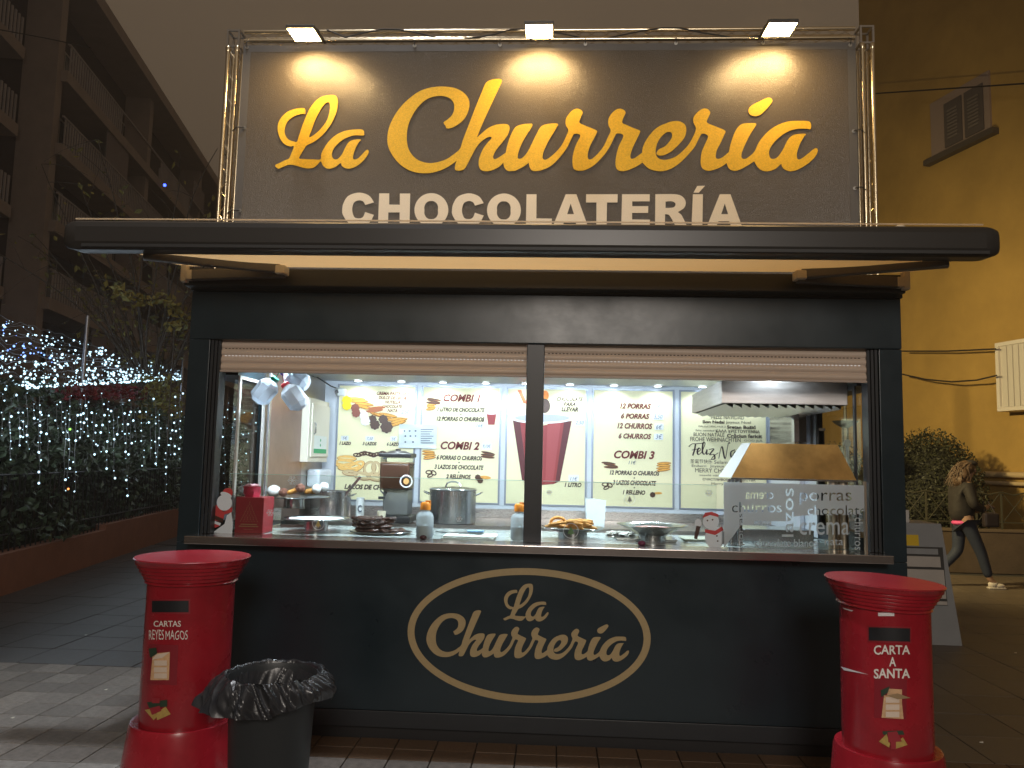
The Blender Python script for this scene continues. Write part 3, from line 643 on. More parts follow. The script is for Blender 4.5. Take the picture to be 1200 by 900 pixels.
for st in ([(40,470),(60,452),(90,450),(150,445)], [(85,450),(78,490),(66,528)], [(60,492),(90,486),(112,480)], [(98,505),(118,490),(108,478),(96,500),(104,522),(126,505)], [(126,505),(148,450),(134,446),(130,500),(142,520),(156,500)], [(160,488),(158,520),(172,512)], [(172,490),(205,484),(178,522),(205,520),(212,548),(190,552),(205,530),(235,510)],
           [(238,548),(252,480),(262,475),(280,550),(300,450),(312,448)], [(345,490),(318,505),(322,540),(345,500),(345,538),(362,526)], [(366,490),(378,538),(400,485)], [(405,490),(405,536),(425,520)]):
    brush(mb, st, 5, 800, 440, k5, 2.001)
mb.build('brush_lettering', M_dkp, PB[4])
# printed pictures
M_edge = mat('fried_edge_print', (.25, .08, .015), .6)
def churro_bundle(i, x0, x1, y0, y1, n, m, ox, oy, s=k5, tilt=0.12):
    mb = MB(); m2 = MB()
    for k in range(n):
        cx, cy = (x0+x1)/2+random.uniform(-.1, .1)*(x1-x0), y0+(y1-y0)*(k+.5)/n; ro = random.uniform(-.2, .1)+tilt
        ell_px(m2, ox+cx/s, oy+cy/s, (x1-x0)*.47/s, (y1-y0)/n*.66/s, YT, 14, rot=ro, d=.0006*k-.0003)
        ell_px(mb, ox+cx/s, oy+(cy-1)/s, (x1-x0)*.45/s, (y1-y0)/n*.42/s, YT, 14, rot=ro, d=.0006*k)
    mb.build('churro_picture', m, PB[i]); m2.build('churro_edge_picture', M_edge, PB[i])
M_gl2 = mat('churro_print_light', (.82, .52, .16), .5, var=.25, vscale=70)
mb = MB(); me_ = MB()
for k, (x, y, a) in enumerate(((210,155,.05), (228,170,.0), (265,190,.1), (262,208,.25), (360,262,.3), (385,268,.3), (420,262,.2), (470,290,-.1), (490,300,-.25), (480,320,-.3))):
    ell_px(mb, 380+x/k5, 440+y/k5-.2, 60/k5, 8/k5, YT, 14, rot=a, d=.0006*k+.0003); ell_px(me_, 380+x/k5, 440+y/k5, 63/k5, 12/k5, YT, 14, rot=a, d=.0006*k)
mb.build('churro_picture', M_gol, PB[0]); me_.build('churro_edge_picture', M_edge, PB[0])
mb = MB()
for k, (x, y, a) in enumerate(((330,232,-.1), (345,215,-.1))): ell_px(mb, 380+x/k5, 440+y/k5, 60/k5, 11/k5, YT-.0065, 14, rot=a, d=.0003*k)
mb.build('churro_picture', mat('brown_churro_print', (.4, .13, .05), .5), PB[0])
def blobs(i, lst, m, ox=380, oy=440, d=.0075):
    mb = MB()
    for k, (x, y, r) in enumerate(lst):
        n = 26; poly_px(mb, [(ox+(x+r*(1+.09*math.cos(8*t))*math.cos(t))/k5, oy+(y+r*(1+.09*math.cos(8*t))*math.sin(t))/k5) for t in [-2*math.pi*q/n for q in range(n)]], YT, d+.0003*k)
    mb.build('cream_picture', m, PB[i])
blobs(0, [(150,165,30), (150,198,30)], M_yel); blobs(0, [(205,215,28), (212,248,28)], mat('brown_cream_print', (.22, .07, .05), .5)); blobs(0, [(262,262,28), (272,300,30)], M_whp)
blobs(0, [(318,290,28), (335,325,32), (390,290,30), (412,340,40)], M_chp)
def loops_pic(i, lst, m, ox, oy, w=7, d=.001):
    mb = MB()
    for k, (x, y, rx, ry, a) in enumerate(lst):
        n = 22; vs = []
        for q in range(n):
            t = 2*math.pi*q/n
            for rr in (0, w):
                ex, ey = (rx-rr)*math.cos(t), (ry-rr)*math.sin(t); v = atY(ox+(x+ex*math.cos(a)-ey*math.sin(a))/k5, oy+(y+ex*math.sin(a)+ey*math.cos(a))/k5, YT); vs.append((v.x, YT-d-.0003*k, v.z))
        mb.add(vs, [(2*q, 2*((q+1) % n), 2*((q+1) % n)+1, 2*q+1) for q in range(n)])
    mb.build('loop_picture', m, PB[i])
    if w > 12: loops_pic(i, [(x, y+2, rx+3, ry+3, a) for x, y, rx, ry, a in lst], M_edge, ox, oy, 4, d-.0012)
loops_pic(0, [(x, 518+6*math.sin(x), 26, 14, random.uniform(-.5, .5)) for x in range(215, 430, 20)], M_chp, 380, 440, 9)
loops_pic(0, [(140,575,68,22,.1), (165,600,75,24,-.1), (150,545,62,18,.05), (210,600,62,30,-.5), (130,600,55,16,.3)], M_gl2, 380, 440, 15, .004)
loops_pic(0, [(300,610,40,48,.5), (345,610,30,46,-.2), (250,660,60,25,.2), (330,670,50,22,.3), (170,640,50,18,.1)], mat('white_loop_print', (.6, .48, .27), .5), 380, 440, 16, .0055)
for i, (x0, x1, y0, y1, n, mm, ox) in enumerate(((110,212,152,188,3,M_chp,480), (105,172,186,228,3,M_gol,480), (86,178,495,552,4,M_gol,480), (466,568,505,545,3,M_chp,480), (86,190,572,612,3,M_chp,690), (436,538,572,630,4,M_gol,690))):
    churro_bundle(1 if ox == 480 else 3, x0, x1, y0, y1, n, mm, ox, 440, tilt=.25 if mm == M_chp else .02)
for i, ox, dx, dy in ((1, 480, 0, 0), (3, 690, -20, 80)):
    loops_pic(i, [(128+dx,638+dy,24,15,0), (158+dx,642+dy,22,16,.6), (136+dx,660+dy,22,12,-.4)], M_chp, ox, 440, 8)
mb = MB(); ell_px(mb, 480+498/k5, 440+672/k5, 38/k5, 11/k5, YT, rot=.1); mb.build('churro_picture', M_gol, PB[1]); blobs(1, [(450,672,19), (466,692,19)], M_chp, 480)
mb = MB(); ell_px(mb, 690+456/k5, 440+776/k5, 28/k5, 8/k5, YT); mb.build('churro_picture', M_gol, PB[3]); blobs(3, [(420,786,18)], M_chp, 690)
mb = MB(); F = lambda x, y, ox=480: (ox+x/k5, 440+y/k5)
poly_px(mb, [F(508,252), F(518,325), F(560,325), F(572,252)], YT); mb.build('cup_picture', M_redp, PB[1])
mb = MB(); ell_px(mb, 480+540/k5, 440+252/k5, 33/k5, 5/k5, YT-.001); poly_px(mb, [F(520,215), F(528,245), F(534,240), F(526,212)], YT-.0015); mb.build('cup_rim_picture', M_whp, PB[1])
mb = MB(); G = lambda x, y: (590+x/k5, 440+y/k5)
poly_px(mb, [G(62,296), G(122,690), G(230,722), G(330,716), G(372,695), G(450,300), G(260,330)], YT); mb.build('cup_picture', M_redp, PB[2])
mb = MB(); poly_px(mb, [G(62,296), G(122,690), G(160,702), G(110,310)], YT-.0008); poly_px(mb, [G(400,304), G(340,712), G(372,695), G(448,300)], YT-.0008); mb.build('cup_shade_picture', M_redd, PB[2])
mb = MB(); poly_px(mb, [G(290,318), G(275,715), G(325,712), G(378,308)], YT-.0008); mb.build('cup_stripe_picture', M_redl, PB[2])
mb = MB(); ell_px(mb, 590+255/k5, 440+284/k5, 200/k5, 34/k5, YT-.0016, 40); mb.build('cup_rim_picture', M_whp, PB[2])
mb = MB(); ell_px(mb, 590+255/k5, 440+280/k5, 180/k5, 25/k5, YT-.0024, 40); mb.build('cup_inside_picture', mat('grey_print', (.42, .45, .55), .5), PB[2])
mb = MB(); poly_px(mb, [G(92,96), G(130,182), G(160,190), G(118,96)], YT); mb.build('spoon_picture', mat('orange_print', (.75, .1, .03), .5), PB[2])
mb = MB(); ell_px(mb, 590+270/k5, 440+200/k5, 38/k5, 48/k5, YT-.003); mb.build('chocolate_picture', M_chp, PB[2])
mb = MB(); ell_px(mb, 590+272/k5, 440+132/k5, 26/k5, 34/k5, YT-.0028); mb.build('drip_picture', mat('orange_print2', (.85, .25, .04), .5), PB[2])
st = {0: [(500,570,220,262,380), (110,160,398,430,380), (272,328,400,434,380), (436,480,402,434,380)], 1: [(432,494,312,348,480), (478,542,446,488,480)], 2: [(468,536,290,332,590), (430,496,656,698,590)], 3: [(424,492,182,222,690), (424,492,250,292,690), (434,492,318,358,690), (430,490,384,424,690)]}
for i, l in st.items():
    mb = MB()
    for x0, x1, y0, y1, ox in l: poly_px(mb, [(ox+x0/k5, 440+y0/k5), (ox+x0/k5, 440+y1/k5), (ox+x1/k5, 440+y1/k5), (ox+x1/k5, 440+y0/k5)], YT, .0012 if i in (2, 3) else -.0006)
    mb.build('price_sticker', M_stk, PB[i])

# notice taped across the first two boards
NT = thing('notice_sheet', (atY(490, 510, 1.98).x, 1.98, 1.9), 'crumpled white notice sheet in a plastic sleeve taped between two menu boards', 'notice')
a = atY(468, 497, 1.98); b = atY(511, 526, 1.98); mb = MB(); n = 8; vs = []
for j in range(n+1):
    for i in range(n+1): vs.append((a.x+(b.x-a.x)*i/n, 1.98+random.uniform(-.004, .004), a.z+(b.z-a.z)*j/n))
mb.add(vs, [(j*(n+1)+i, (j+1)*(n+1)+i, (j+1)*(n+1)+i+1, j*(n+1)+i+1) for j in range(n) for i in range(n)], True).build('sheet', mat('notice_paper', (.66, .74, .76), .25, coat=.6), NT)
mb = MB()
for k, (x, y, w) in enumerate(((474, 505, 4), (480, 505, 4), (487, 505, 4), (475, 511, 4), (481, 511, 4), (487, 511, 3), (475, 518, 4), (484, 518, 4))): loops_ = ell_px(mb, x, y, w*.3, 1.0, 1.972, 8)
for k in range(7):
    y = 503+k*2.6; poly_px(mb, [(493, y), (493, y+.7), (508-(k % 3)*2, y+.7), (508-(k % 3)*2, y)], 1.972)
mb.build('print', M_pen, NT)

# ================================================================== THINGS ON THE COUNTERS
ZC = 1.127; ZB = 1.13
M_st = mat('polished_steel', (.7, .72, .74), .16, 1, var=.08, vscale=20, rvar=.06)
M_stb = mat('pot_steel', (.55, .56, .58), .25, 1, var=.12, vscale=10, stretch=(30, 30, 1), rvar=.08)
M_blk = mat('black_plastic', (.015, .015, .017), .35); M_orc = mat('orange_cap', (.85, .27, .02), .4)
M_milk = mat('milky_plastic', (.75, .8, .83), .35, trans=.3); M_sug = mat('sugar', (.85, .87, .9), .8)
M_churro = mat('fried_dough', (.62, .3, .07), .6, var=.45, vscale=70, bump=.5, bscale=120, rand=.15)
M_choco = mat('chocolate_coating', (.055, .025, .018), .3, var=.4, vscale=60, bump=.6, bscale=90, rand=.2)
M_acr = glass('acrylic', (.93, .97, .96), 1.0)
def sx_(p): return p.x
# gift box
pa, pb = atY(274, 628, .12), atY(307, 626, .12)
GB = thing('panettone_box', ((pa.x+pb.x)/2, .2, ZC), 'red cardboard gift box printed with a golden tree at the left end of the counter', 'gift box')
MB().box(pa.x, pb.x, .125, .3, ZC, 1.345, c=.002).build('carton', mat('red_carton', (.33, .025, .035), .4, var=.15, vscale=30), GB)
mb = MB(); xc = (pa.x+pb.x)/2
for k in range(11):
    z = 1.2+k*.0115; w = .058*(1-k/11)+.003
    for q in range(max(1, int(w/.008))): 
        xx = xc-w+2*w*(q+.5)/max(1, int(w/.008)); r = .0032; mb.add([(xx+r*math.cos(t), .1235, z+r*math.sin(t)) for t in [2*math.pi*i/7 for i in range(7)]], [list(range(7))[::-1]])
for k, w in ((0, .05), (1, .06)): mb.box(xc-w, xc+w, .1232, .1236, 1.178-k*.012, 1.184-k*.012)
mb.box(xc-.03, xc+.03, .1232, .1236, 1.15, 1.152)
mb.build('golden_tree_print', mat('bronze_print', (.45, .27, .14), .35, .4), GB)
pc = atY(295, 575, .18)
RB = thing('gift_bag', (pc.x, .18, 1.345), 'small crumpled red and pink bag on top of the red gift box', 'bag')
mb = MB(); mb.lathe([(.045, 1.3455), (.05, 1.37), (.047, 1.395), (.052, 1.41)], 12, T(pc.x, .19, 0), wob=lambda a, j: 1+.12*math.sin(a*5+j)); mb.build('paper', mat('red_wrap', (.5, .04, .08), .3, var=.6, vscale=18), RB)
mb = MB(); mb.lathe([(.02, 1.395), (.038, 1.415), (.03, 1.425)], 9, T(pc.x, .185, 0), wob=lambda a, j: 1+.3*math.sin(a*4+j)); mb.build('tissue', mat('pink_tissue', (.75, .4, .45), .6), RB)
# round trays on pedestals
def tray(name, px, Y, rim_y, rx_px, label, zc=ZC, rp=.07, bowl=.03, mt=None, foot=None, grp=None):
    p = atY(px, rim_y, Y); z = p.z; r = (atY(px+rx_px, rim_y, Y).x-p.x)
    t = thing(name, (p.x, Y, zc), label, 'cake stand', grp)
    MB().lathe([(.0001, z-bowl), (r*.55, z-bowl+.002), (r*.9, z-.006), (r, z), (r-.003, z+.003), (r*.88, z-.002), (r*.55, z-bowl+.007), (.0001, z-bowl+.005)], 40, T(p.x, Y, 0), cap=False).build('plate', mt or M_st, t)
    zb_ = foot if foot else zc
    MB().lathe([(rp*1.06, zb_), (rp*1.06, zb_+.006), (rp, zb_+.01), (rp*.97, z-bowl-.001)], 32, T(p.x, Y, 0)).build('pedestal', M_stb, t)
    return t, p.x, z, r
t1, x1_, z1_, r1_ = tray('cake_stand', 371, .36, 607, 38, 'low steel cake stand with an empty white plate on the left of the counter', rp=.075, bowl=.02)
MB().lathe([(.0001, z1_-.01), (r1_*.8, z1_-.004), (r1_*.82, z1_-.001), (.0001, z1_-.006)], 32, T(x1_, .36, 0), cap=False).build('paper_lining', mat('white_paper', (.8, .83, .85), .7), t1)
t2, x2_, z2_, r2_ = tray('cake_stand', 345, .72, 582, 40, 'raised steel cake stand carrying filled pastries at the left', rp=.07, bowl=.012, foot=1.25)
pb_ = MB().box(x2_-.12, x2_+.15, .62, .82, ZC, 1.2495, c=.004).build('acrylic_riser', M_acr, t2)
def bread(name, lab, cat, mb, m, grp=None, loc=None):
    o = mb.build(name, m); tag(o, lab, cat, grp); return o
def stick(a, b, r, rib=True, bend=0):
    a, b = Vector(a), Vector(b); n = 9; pts = []; rs = []
    for i in range(n+1):
        u = i/n; p = a.lerp(b, u)+Vector((0, 0, bend*math.sin(math.pi*u))); pts.append(p); rs.append(r*(.55 if i in (0, n) else 1)*(1+random.uniform(-.06, .06)))
    return MB().tube(pts, rs, 8)
def topping(px, py, Y, r, m, lab, cat='pastry'):
    p = atY(px, py, Y); mb = MB().ball((p.x, Y, p.z), (r*1.15, r, r), 14, 10, jit=.07); bread('filled_pastry', lab, cat, mb, m, 'filled pastries on the raised cake stand'); return p
M_cream = mat('whipped_cream', (.85, .87, .88), .6, bump=.5, bscale=60); M_nut = mat('nut_chocolate', (.22, .09, .06), .7, var=.5, vscale=90, bump=1, bscale=150)
topping(321, 575.5, .68, .04, M_cream, 'white cream ball pastry at the left edge of the raised cake stand'); topping(332, 577, .66, .028, M_nut, 'small brown ball pastry next to the white cream ball')
def filled(pa_, pb2, Y, bm, lab):
    a_, b_ = atY(*pa_, Y), atY(*pb2, Y); t = thing('filled_churro', (a_.x, Y, a_.z-.012), lab, 'pastry', 'filled pastries on the raised cake stand')
    stick((a_.x, Y, a_.z), (b_.x, Y, b_.z+.004), .016).build('dough', M_churro, t)
    MB().ball((b_.x, Y, b_.z+.006), (.034, .03, .03), 14, 10, jit=.08).build('filling', bm, t)
filled((337, 578), (352, 573), .66, M_nut, 'filled churro ending in a brown nut chocolate ball'); filled((357, 577), (371, 574), .68, M_cream, 'filled churro tipped with white cream on the raised stand'); filled((364, 577.5), (380, 571.5), .75, M_cream, 'cream tipped churro at the far right of the raised stand')
# pots
def pot(name, px, Y, ytop, rpx, label, lid=True, ladle=False):
    p = atY(px, ytop, Y); q = atY(px+rpx, ytop, Y); r = q.x-p.x; zt_ = p.z
    t = thing(name, (p.x, Y, ZB), label, 'pot')
    MB().lathe([(r*.97, ZB), (r, ZB+.006), (r, zt_-.004), (r+.006, zt_), (r+.004, zt_+.004), (r-.004, zt_), (r-.004, zt_-.05)], 40, T(p.x, Y, 0)).build('body', M_stb, t)
    for s in (-1, 1):
        MB().tube([(p.x+s*r, Y-.04, zt_-.035), (p.x+s*(r+.035), Y-.035, zt_-.02), (p.x+s*(r+.045), Y, zt_-.015), (p.x+s*(r+.035), Y+.035, zt_-.02), (p.x+s*r, Y+.04, zt_-.035)], .006, 6).build('handle', M_st, t)
    if lid:
        l = MB().lathe([(r+.008, zt_+.003), (r*.97, zt_+.012), (r*.6, zt_+.02), (.0001, zt_+.026)], 36, T(p.x, Y, 0)).build('lid', M_st, t)
        MB().tube([(p.x-.06, Y, zt_+.015), (p.x-.045, Y, zt_+.05), (p.x-.02, Y, zt_+.06), (p.x+.02, Y, zt_+.06), (p.x+.045, Y, zt_+.05), (p.x+.06, Y, zt_+.015)], .006, 6).build('handle', M_st, l)
    return t
pot('stock_pot', 531, 1.3, 574, 27, 'large lidded steel stock pot standing below COMBI 2'); pot('cooking_pot', 388, 1.7, 575.5, 23, 'smaller open steel pot behind the left cake stand', lid=False)
pl_, pq = atY(402, 583, 1.62), atY(418, 564, 1.62)
LD = thing('ladle', (pl_.x, 1.65, 1.2), 'pale ladle handle leaning out of the smaller steel pot', 'ladle')
MB().box(0, (pq-pl_).length+.05, -.003, .003, -.011, .011, M=Matrix.Translation(pl_) @ Matrix.Rotation(-math.atan2(pq.z-pl_.z, pq.x-pl_.x), 4, 'Y'), c=.002).build('handle', M_st, LD)
MB().ball((pl_.x-.015, 1.62, pl_.z-.02), (.03, .03, .02), 10, 6).build('bowl', M_st, LD)
p = atY(422, 595, 1.35)
CP = thing('paper_cup_stack', (p.x, 1.35, ZB), 'tall white stack of paper cups between the pot and the machine', 'paper cups')
mb = MB(); mb.lathe([(.034, ZB), (.03, atY(422, 583, 1.35).z)], 20, T(p.x, 1.35, 0)); mb.build('cups', mat('cup_white', (.75, .8, .82), .5), CP)
rg = MB()
for k in range(8): rg.lathe([(.0342-.0005*k, ZB+.015+k*.014), (.0355-.0005*k, ZB+.017+k*.014), (.0342-.0005*k, ZB+.019+k*.014)], 20, T(p.x, 1.35, 0), cap=False)
rg.build('rims', MATS['cup_white'], CP); m_ = MB(); text_px(m_, 'C', 419, 424, 592, 600, 1.312, .02); m_.build('lettering', M_pen, CP)
p = atY(447, 606, .9)
CU = thing('paper_cup', (p.x, .9, ZC), 'small paper cup with a printed crest in front of the machine', 'cup')
MB().lathe([(.022, ZC), (.031, atY(447, 599, .9).z), (.029, atY(447, 599, .9).z-.001), (.02, ZC+.003)], 20, T(p.x, .9, 0), cap=False).build('cup', mat('kraft_cup', (.6, .55, .42), .6), CU)
m_ = MB(); ell_px(m_, 447, 606, 2, 2.2, .866, 12); m_.build('crest_print', M_chp, CU)
# chocolate machine
p = atY(464, 600, 1.2); x = p.x; zz = lambda y: atY(464, y, 1.2).z
DM = thing('chocolate_dispenser', (x, 1.2, ZB), 'clear hot chocolate dispenser half full of brown chocolate on a black base', 'drink dispenser')
MB().box(x-.13, x+.13, 1.05, 1.35, ZB+.004, zz(603), c=.012).build('drip_tray', M_blk, DM)
MB().box(x-.085, x+.1, 1.12, 1.32, zz(603)+.001, zz(573), c=.01).build('body', glass('grey_body', (.55, .56, .55), 1, .55, (.35, .36, .36)), DM)
MB().box(x-.11, x+.11, 1.09, 1.31, zz(573)+.001, zz(536), c=.014).build('tank', M_acr, DM)
cz0 = zz(543.5)
MB().box(x-.105, x+.105, 1.095, 1.305, zz(573)+.004, cz0, c=.01).build('chocolate', mat('hot_chocolate', (.2, .1, .07), .3), DM)
MB().box(x-.106, x+.106, 1.094, 1.306, cz0+.0005, cz0+.012, c=.003).build('froth', mat('froth', (.5, .3, .18), .5), DM)
l = MB().box(x-.12, x+.12, 1.08, 1.32, zz(536)+.001, zz(531), c=.008).build('lid', M_blk, DM)
MB().lathe([(.1, zz(531)), (.06, zz(528.5)), (.02, zz(528)), (.02, zz(526.5)), (.001, zz(526))], 20, T(x, 1.2, 0)).build('knob', M_blk, l)
mb = MB(); mb.tube([(x-.06, 1.1, zz(577)), (x-.06, 1.04, zz(577))], .012, 8); mb.tube([(x-.09, 1.05, zz(574)), (x-.05, 1.04, zz(580))], .006, 6); mb.box(x-.1, x-.06, 1.03, 1.07, zz(584), zz(581)); mb.build('tap', M_blk, DM)
mb = MB()
for (cx_, cy_) in ((476, 564),):
    n = 24; vs = []
    for q in range(n):
        t = 2*math.pi*q/n
        for rr in (7.5, 6.2): v = atY(cx_+rr*math.cos(t), cy_+rr*math.sin(t), 1.085); vs.append((v.x, 1.085, v.z))
    mb.add(vs, [(2*q, 2*((q+1) % n), 2*((q+1) % n)+1, 2*q+1) for q in range(n)])
mb.build('round_sticker', M_whp, DM)
mb = MB(); ell_px(mb, 476, 564, 3.4, 3.6, 1.084); mb.build('sticker_print', mat('tan_print', (.6, .33, .12), .5), DM)
# sugar bottles
def bottle(px, Y, w, y0, y1, label):
    p = atY(px, y0, Y); ztp = atY(px, y1, Y).z; r = atY(px+w, y0, Y).x-p.x; H = ztp-ZC
    t = thing('sugar_bottle', (p.x, Y, ZC), label, 'bottle', 'sugar bottles with orange caps')
    MB().lathe([(r*.92, ZC), (r, ZC+.01), (r, ZC+H*.55), (r*.85, ZC+H*.64), (r*.5, ZC+H*.7), (r*.5, ZC+H*.74)], 24, T(p.x, Y, 0)).build('bottle', glass('milky_bottle', (.9, .95, .97), 1, .55, (.8, .85, .88)), t)
    MB().lathe([(r*.9, ZC+.003), (r*.97, ZC+.012), (r*.97, ZC+H*.33), (.001, ZC+H*.36)], 20, T(p.x, Y, 0)).build('sugar', M_sug, t)
    c = MB().lathe([(r*.62, ZC+H*.745), (r*.62, ZC+H*.9), (r*.45, ZC+H*.95), (.001, ZC+H*.95)], 20, T(p.x, Y, 0)).build('cap', M_orc, t)
    MB().box(p.x, p.x+r*.6, Y-.01, Y+.01, ZC+H*.9, ZC+H*.99, c=.003).build('spout', M_orc, c)
bottle(497.5, .16, 10, 630, 586, 'sugar bottle with an orange cap in front of the stock pot'); bottle(608, .2, 10, 632, 588, 'sugar bottle with an orange cap half hidden by the middle post')
# chocolate twists on a silver tray
p = atY(446, 625, .34); xt, yt_, zt_ = p.x, .34, ZC
tp = thing('silver_tray', (xt, .34, ZC), 'oval silver tray under the pile of chocolate coated twists', 'tray')
MB().lathe([(.001, .004), (.15, .004), (.19, .014), (.2, .017), (.203, .014), (.19, .008), (.15, .0), (.001, 0)], 40, T(xt, yt_, ZC+.0005) @ Matrix.Scale(.72, 4, (0, 1, 0)), cap=False).build('tray', M_st, tp)
for k in range(32):
    lay = k//9; a = random.uniform(-.35, .35); cx_ = xt-.11+random.uniform(0, .13 if lay else .2); cy_ = yt_+random.uniform(-.06, .05); z = ZC+.02+lay*.024+random.uniform(0, .004)
    n = 16; pts = []; L = random.uniform(.055, .085)
    for i in range(n+1):
        t = 2*math.pi*i/n; pts.append((cx_+L*math.cos(t)*math.cos(a)-.016*math.sin(2*t)*math.sin(a), cy_+L*math.cos(t)*math.sin(a)+.018*math.sin(2*t)*math.cos(a)+.01*math.sin(t), z+.005*math.cos(2*t)+.002*math.sin(5*t)))
    tag(MB().tube(pts, [.0105*(1+.12*math.sin(i*2.3)) for i in range(n+1)], 7).build('chocolate_twist', M_choco), 'dark chocolate coated twist heaped on the silver tray', 'pastry', 'chocolate twists on the silver tray')
# churro bowl
def bowl(px, Y, rim_y, rpx, label, ped, rp):
    p = atY(px, rim_y, Y); z = p.z; r = atY(px+rpx, rim_y, Y).x-p.x; t = thing('serving_bowl', (p.x, Y, ZC), label, 'bowl', 'wide steel bowls on drum feet')
    MB().lathe([(.001, ZC+ped), (rp*1.1, ZC+ped), (r*.75, z-.018), (r, z), (r-.002, z+.003), (r*.74, z-.012), (rp, ZC+ped+.006), (.001, ZC+ped+.005)], 44, T(p.x, Y, 0), cap=False).build('dish', M_st, t)
    MB().lathe([(rp, ZC), (rp, ZC+ped-.0005)], 32, T(p.x, Y, 0)).build('foot', M_stb, t); return p.x, z, r
xb2, zb2, rb2 = bowl(671, .3, 618, 38, 'steel bowl heaped with golden churros right of the middle post', .05, .09)
for k in range(20):
    lay = k//8; a = random.uniform(-.5, .5) if k % 4 else random.uniform(-1, 1); L = random.uniform(.07, .11); cx_ = xb2+random.uniform(-.1, .1)*(1-.25*lay); cy_ = .3+random.uniform(-.07, .05); z = zb2-.004+lay*.017
    mb = stick((cx_-L*math.cos(a), cy_-L*math.sin(a)*.6, z+random.uniform(-.003, .012)), (cx_+L*math.cos(a), cy_+L*math.sin(a)*.6, z+random.uniform(-.003, .014)), .0095, bend=random.uniform(.0, .012))
    tag(mb.build('churro', M_churro), 'golden straight churro in the heaped steel bowl', 'churro', 'straight churros in the steel bowl')
pts = []; pp = atY(654, 612, .3)
for i in range(15): t = math.pi*(-.15+1.3*i/14); pts.append((pp.x-.045*math.cos(t), .27, pp.z+.032*math.sin(t)))
tag(MB().tube(pts, .0095, 8).build('churro', M_churro), 'curled churro loop standing up at the left of the heaped bowl', 'churro')
xb3, zb3, rb3 = bowl(764, .28, 615, 42, 'wide shallow steel bowl with a few crumbs of sugar', .045, .085)
MB().lathe([(.001, zb3-.024), (.08, zb3-.02), (.1, zb3-.013), (.06, zb3-.012), (.001, zb3-.014)], 20, T(xb3, .28, 0), cap=False, wob=lambda a, j: 1+.1*math.sin(5*a)).build('left', M_nut)
bpy.data.objects['left'].name = 'pink_crumbs'; tag(bpy.data.objects['pink_crumbs'], 'thin pinkish heap of crumbs lying in the shallow bowl', 'crumbs', kind='stuff'); bpy.data.objects['pink_crumbs'].data.materials[0] = mat('pink_sugar', (.55, .33, .3), .8, var=.4, vscale=80)
# bag, napkins, tongs, trays
a, b = atY(686, 610, 1.2), atY(710, 586, 1.2)
PB_ = thing('paper_bag', ((a.x+b.x)/2, 1.2, ZB), 'open white paper bag standing beside the churro bowl', 'paper bag')
mb = MB(); w = b.x-a.x
vs = [(a.x+.01, 1.2, ZB), (b.x-.01, 1.2, ZB), (b.x-.005, 1.28, ZB), (a.x+.005, 1.28, ZB), (a.x, 1.19, b.z+.01), (b.x, 1.2, b.z-.01), (b.x, 1.27, b.z-.005), (a.x, 1.28, b.z+.012)]
mb.add(vs, [(0, 1, 5, 4), (1, 2, 6, 5), (2, 3, 7, 6), (3, 0, 4, 7), (3, 2, 1, 0)]).build('paper', mat('bag_paper', (.75, .82, .84), .6, bump=.5, bscale=15), PB_)
a, b = atZ(520, 630, ZC), atZ(588, 622, ZC)
NP = thing('napkin_stack', ((a.x+b.x)/2, .22, ZC), 'flat stack of white napkins on the counter below the stock pot', 'napkins')
for k in range(4):
    j = random.uniform(-.006, .006); MB().box(a.x+j, b.x+j, .14+j, .36+j, ZC+.0008+k*.004, ZC+.0042+k*.004, c=.001).build('napkin', mat('napkin_white', (.78, .82, .78), .8), NP)
TG = thing('tongs', (atZ(555, 622, ZC).x, .3, ZC+.018), 'steel and blue plastic tongs lying on the napkins', 'tongs')
q0, q1 = atZ(514, 622, ZC+.02), atZ(568, 615, ZC+.02)
for s in (-1, 1): MB().box(0, .3, -.008, .008, -.002, .002, M=T(q0.x, .3+s*.012, ZC+.024, s*.07)).build('arm', M_st, TG)
MB().box(q0.x+.2, q0.x+.3, .27, .33, ZC+.028, ZC+.04, c=.004).build('grip', mat('blue_plastic', (.25, .45, .7), .4), TG)
for (px0, px1, py, Y, lab, m) in ((722, 790, 626, .42, 'flat steel tray lying behind the shallow bowl', M_st), (800, 846, 622, .5, 'pale empty tray near the frosted screen', mat('pale_tray', (.5, .52, .42), .5))):
    a, b = atY(px0, py, Y), atY(px1, py, Y); t = thing('flat_tray', ((a.x+b.x)/2, Y, ZC), lab, 'tray')
    MB().box(a.x, b.x, Y-.1, Y+.12, ZC+.0005, ZC+.008, c=.003).build('tray', m, t)
    MB().box(a.x-.008, b.x+.008, Y-.108, Y+.128, ZC+.009, ZC+.014, c=.002).build('rim', m, t)
mb = MB(); rr = random.Random(3)
for k in range(60):
    p = atY(rr.uniform(712, 745), 622, .55); z = ZC+.012+rr.uniform(0, .02); s = .012; mb.ball((p.x, .55+rr.uniform(-.06, .06), z), (s*1.3, s, s*.8), 6, 4, jit=.2)
sp = thing('dough_tray', (atY(728, 622, .55).x, .55, ZC), 'small tray of speckled dough pieces right of the churro bowl', 'tray'); mb.build('dough_pieces', mat('speckled_dough', (.6, .58, .52), .7, var=.5, vscale=120), sp)['kind'] = 'stuff'
a, b = atY(711, 624, .55), atY(747, 624, .55); MB().box(a.x, b.x, .47, .63, ZC+.0005, ZC+.01, c=.003).build('tray', M_st, sp)

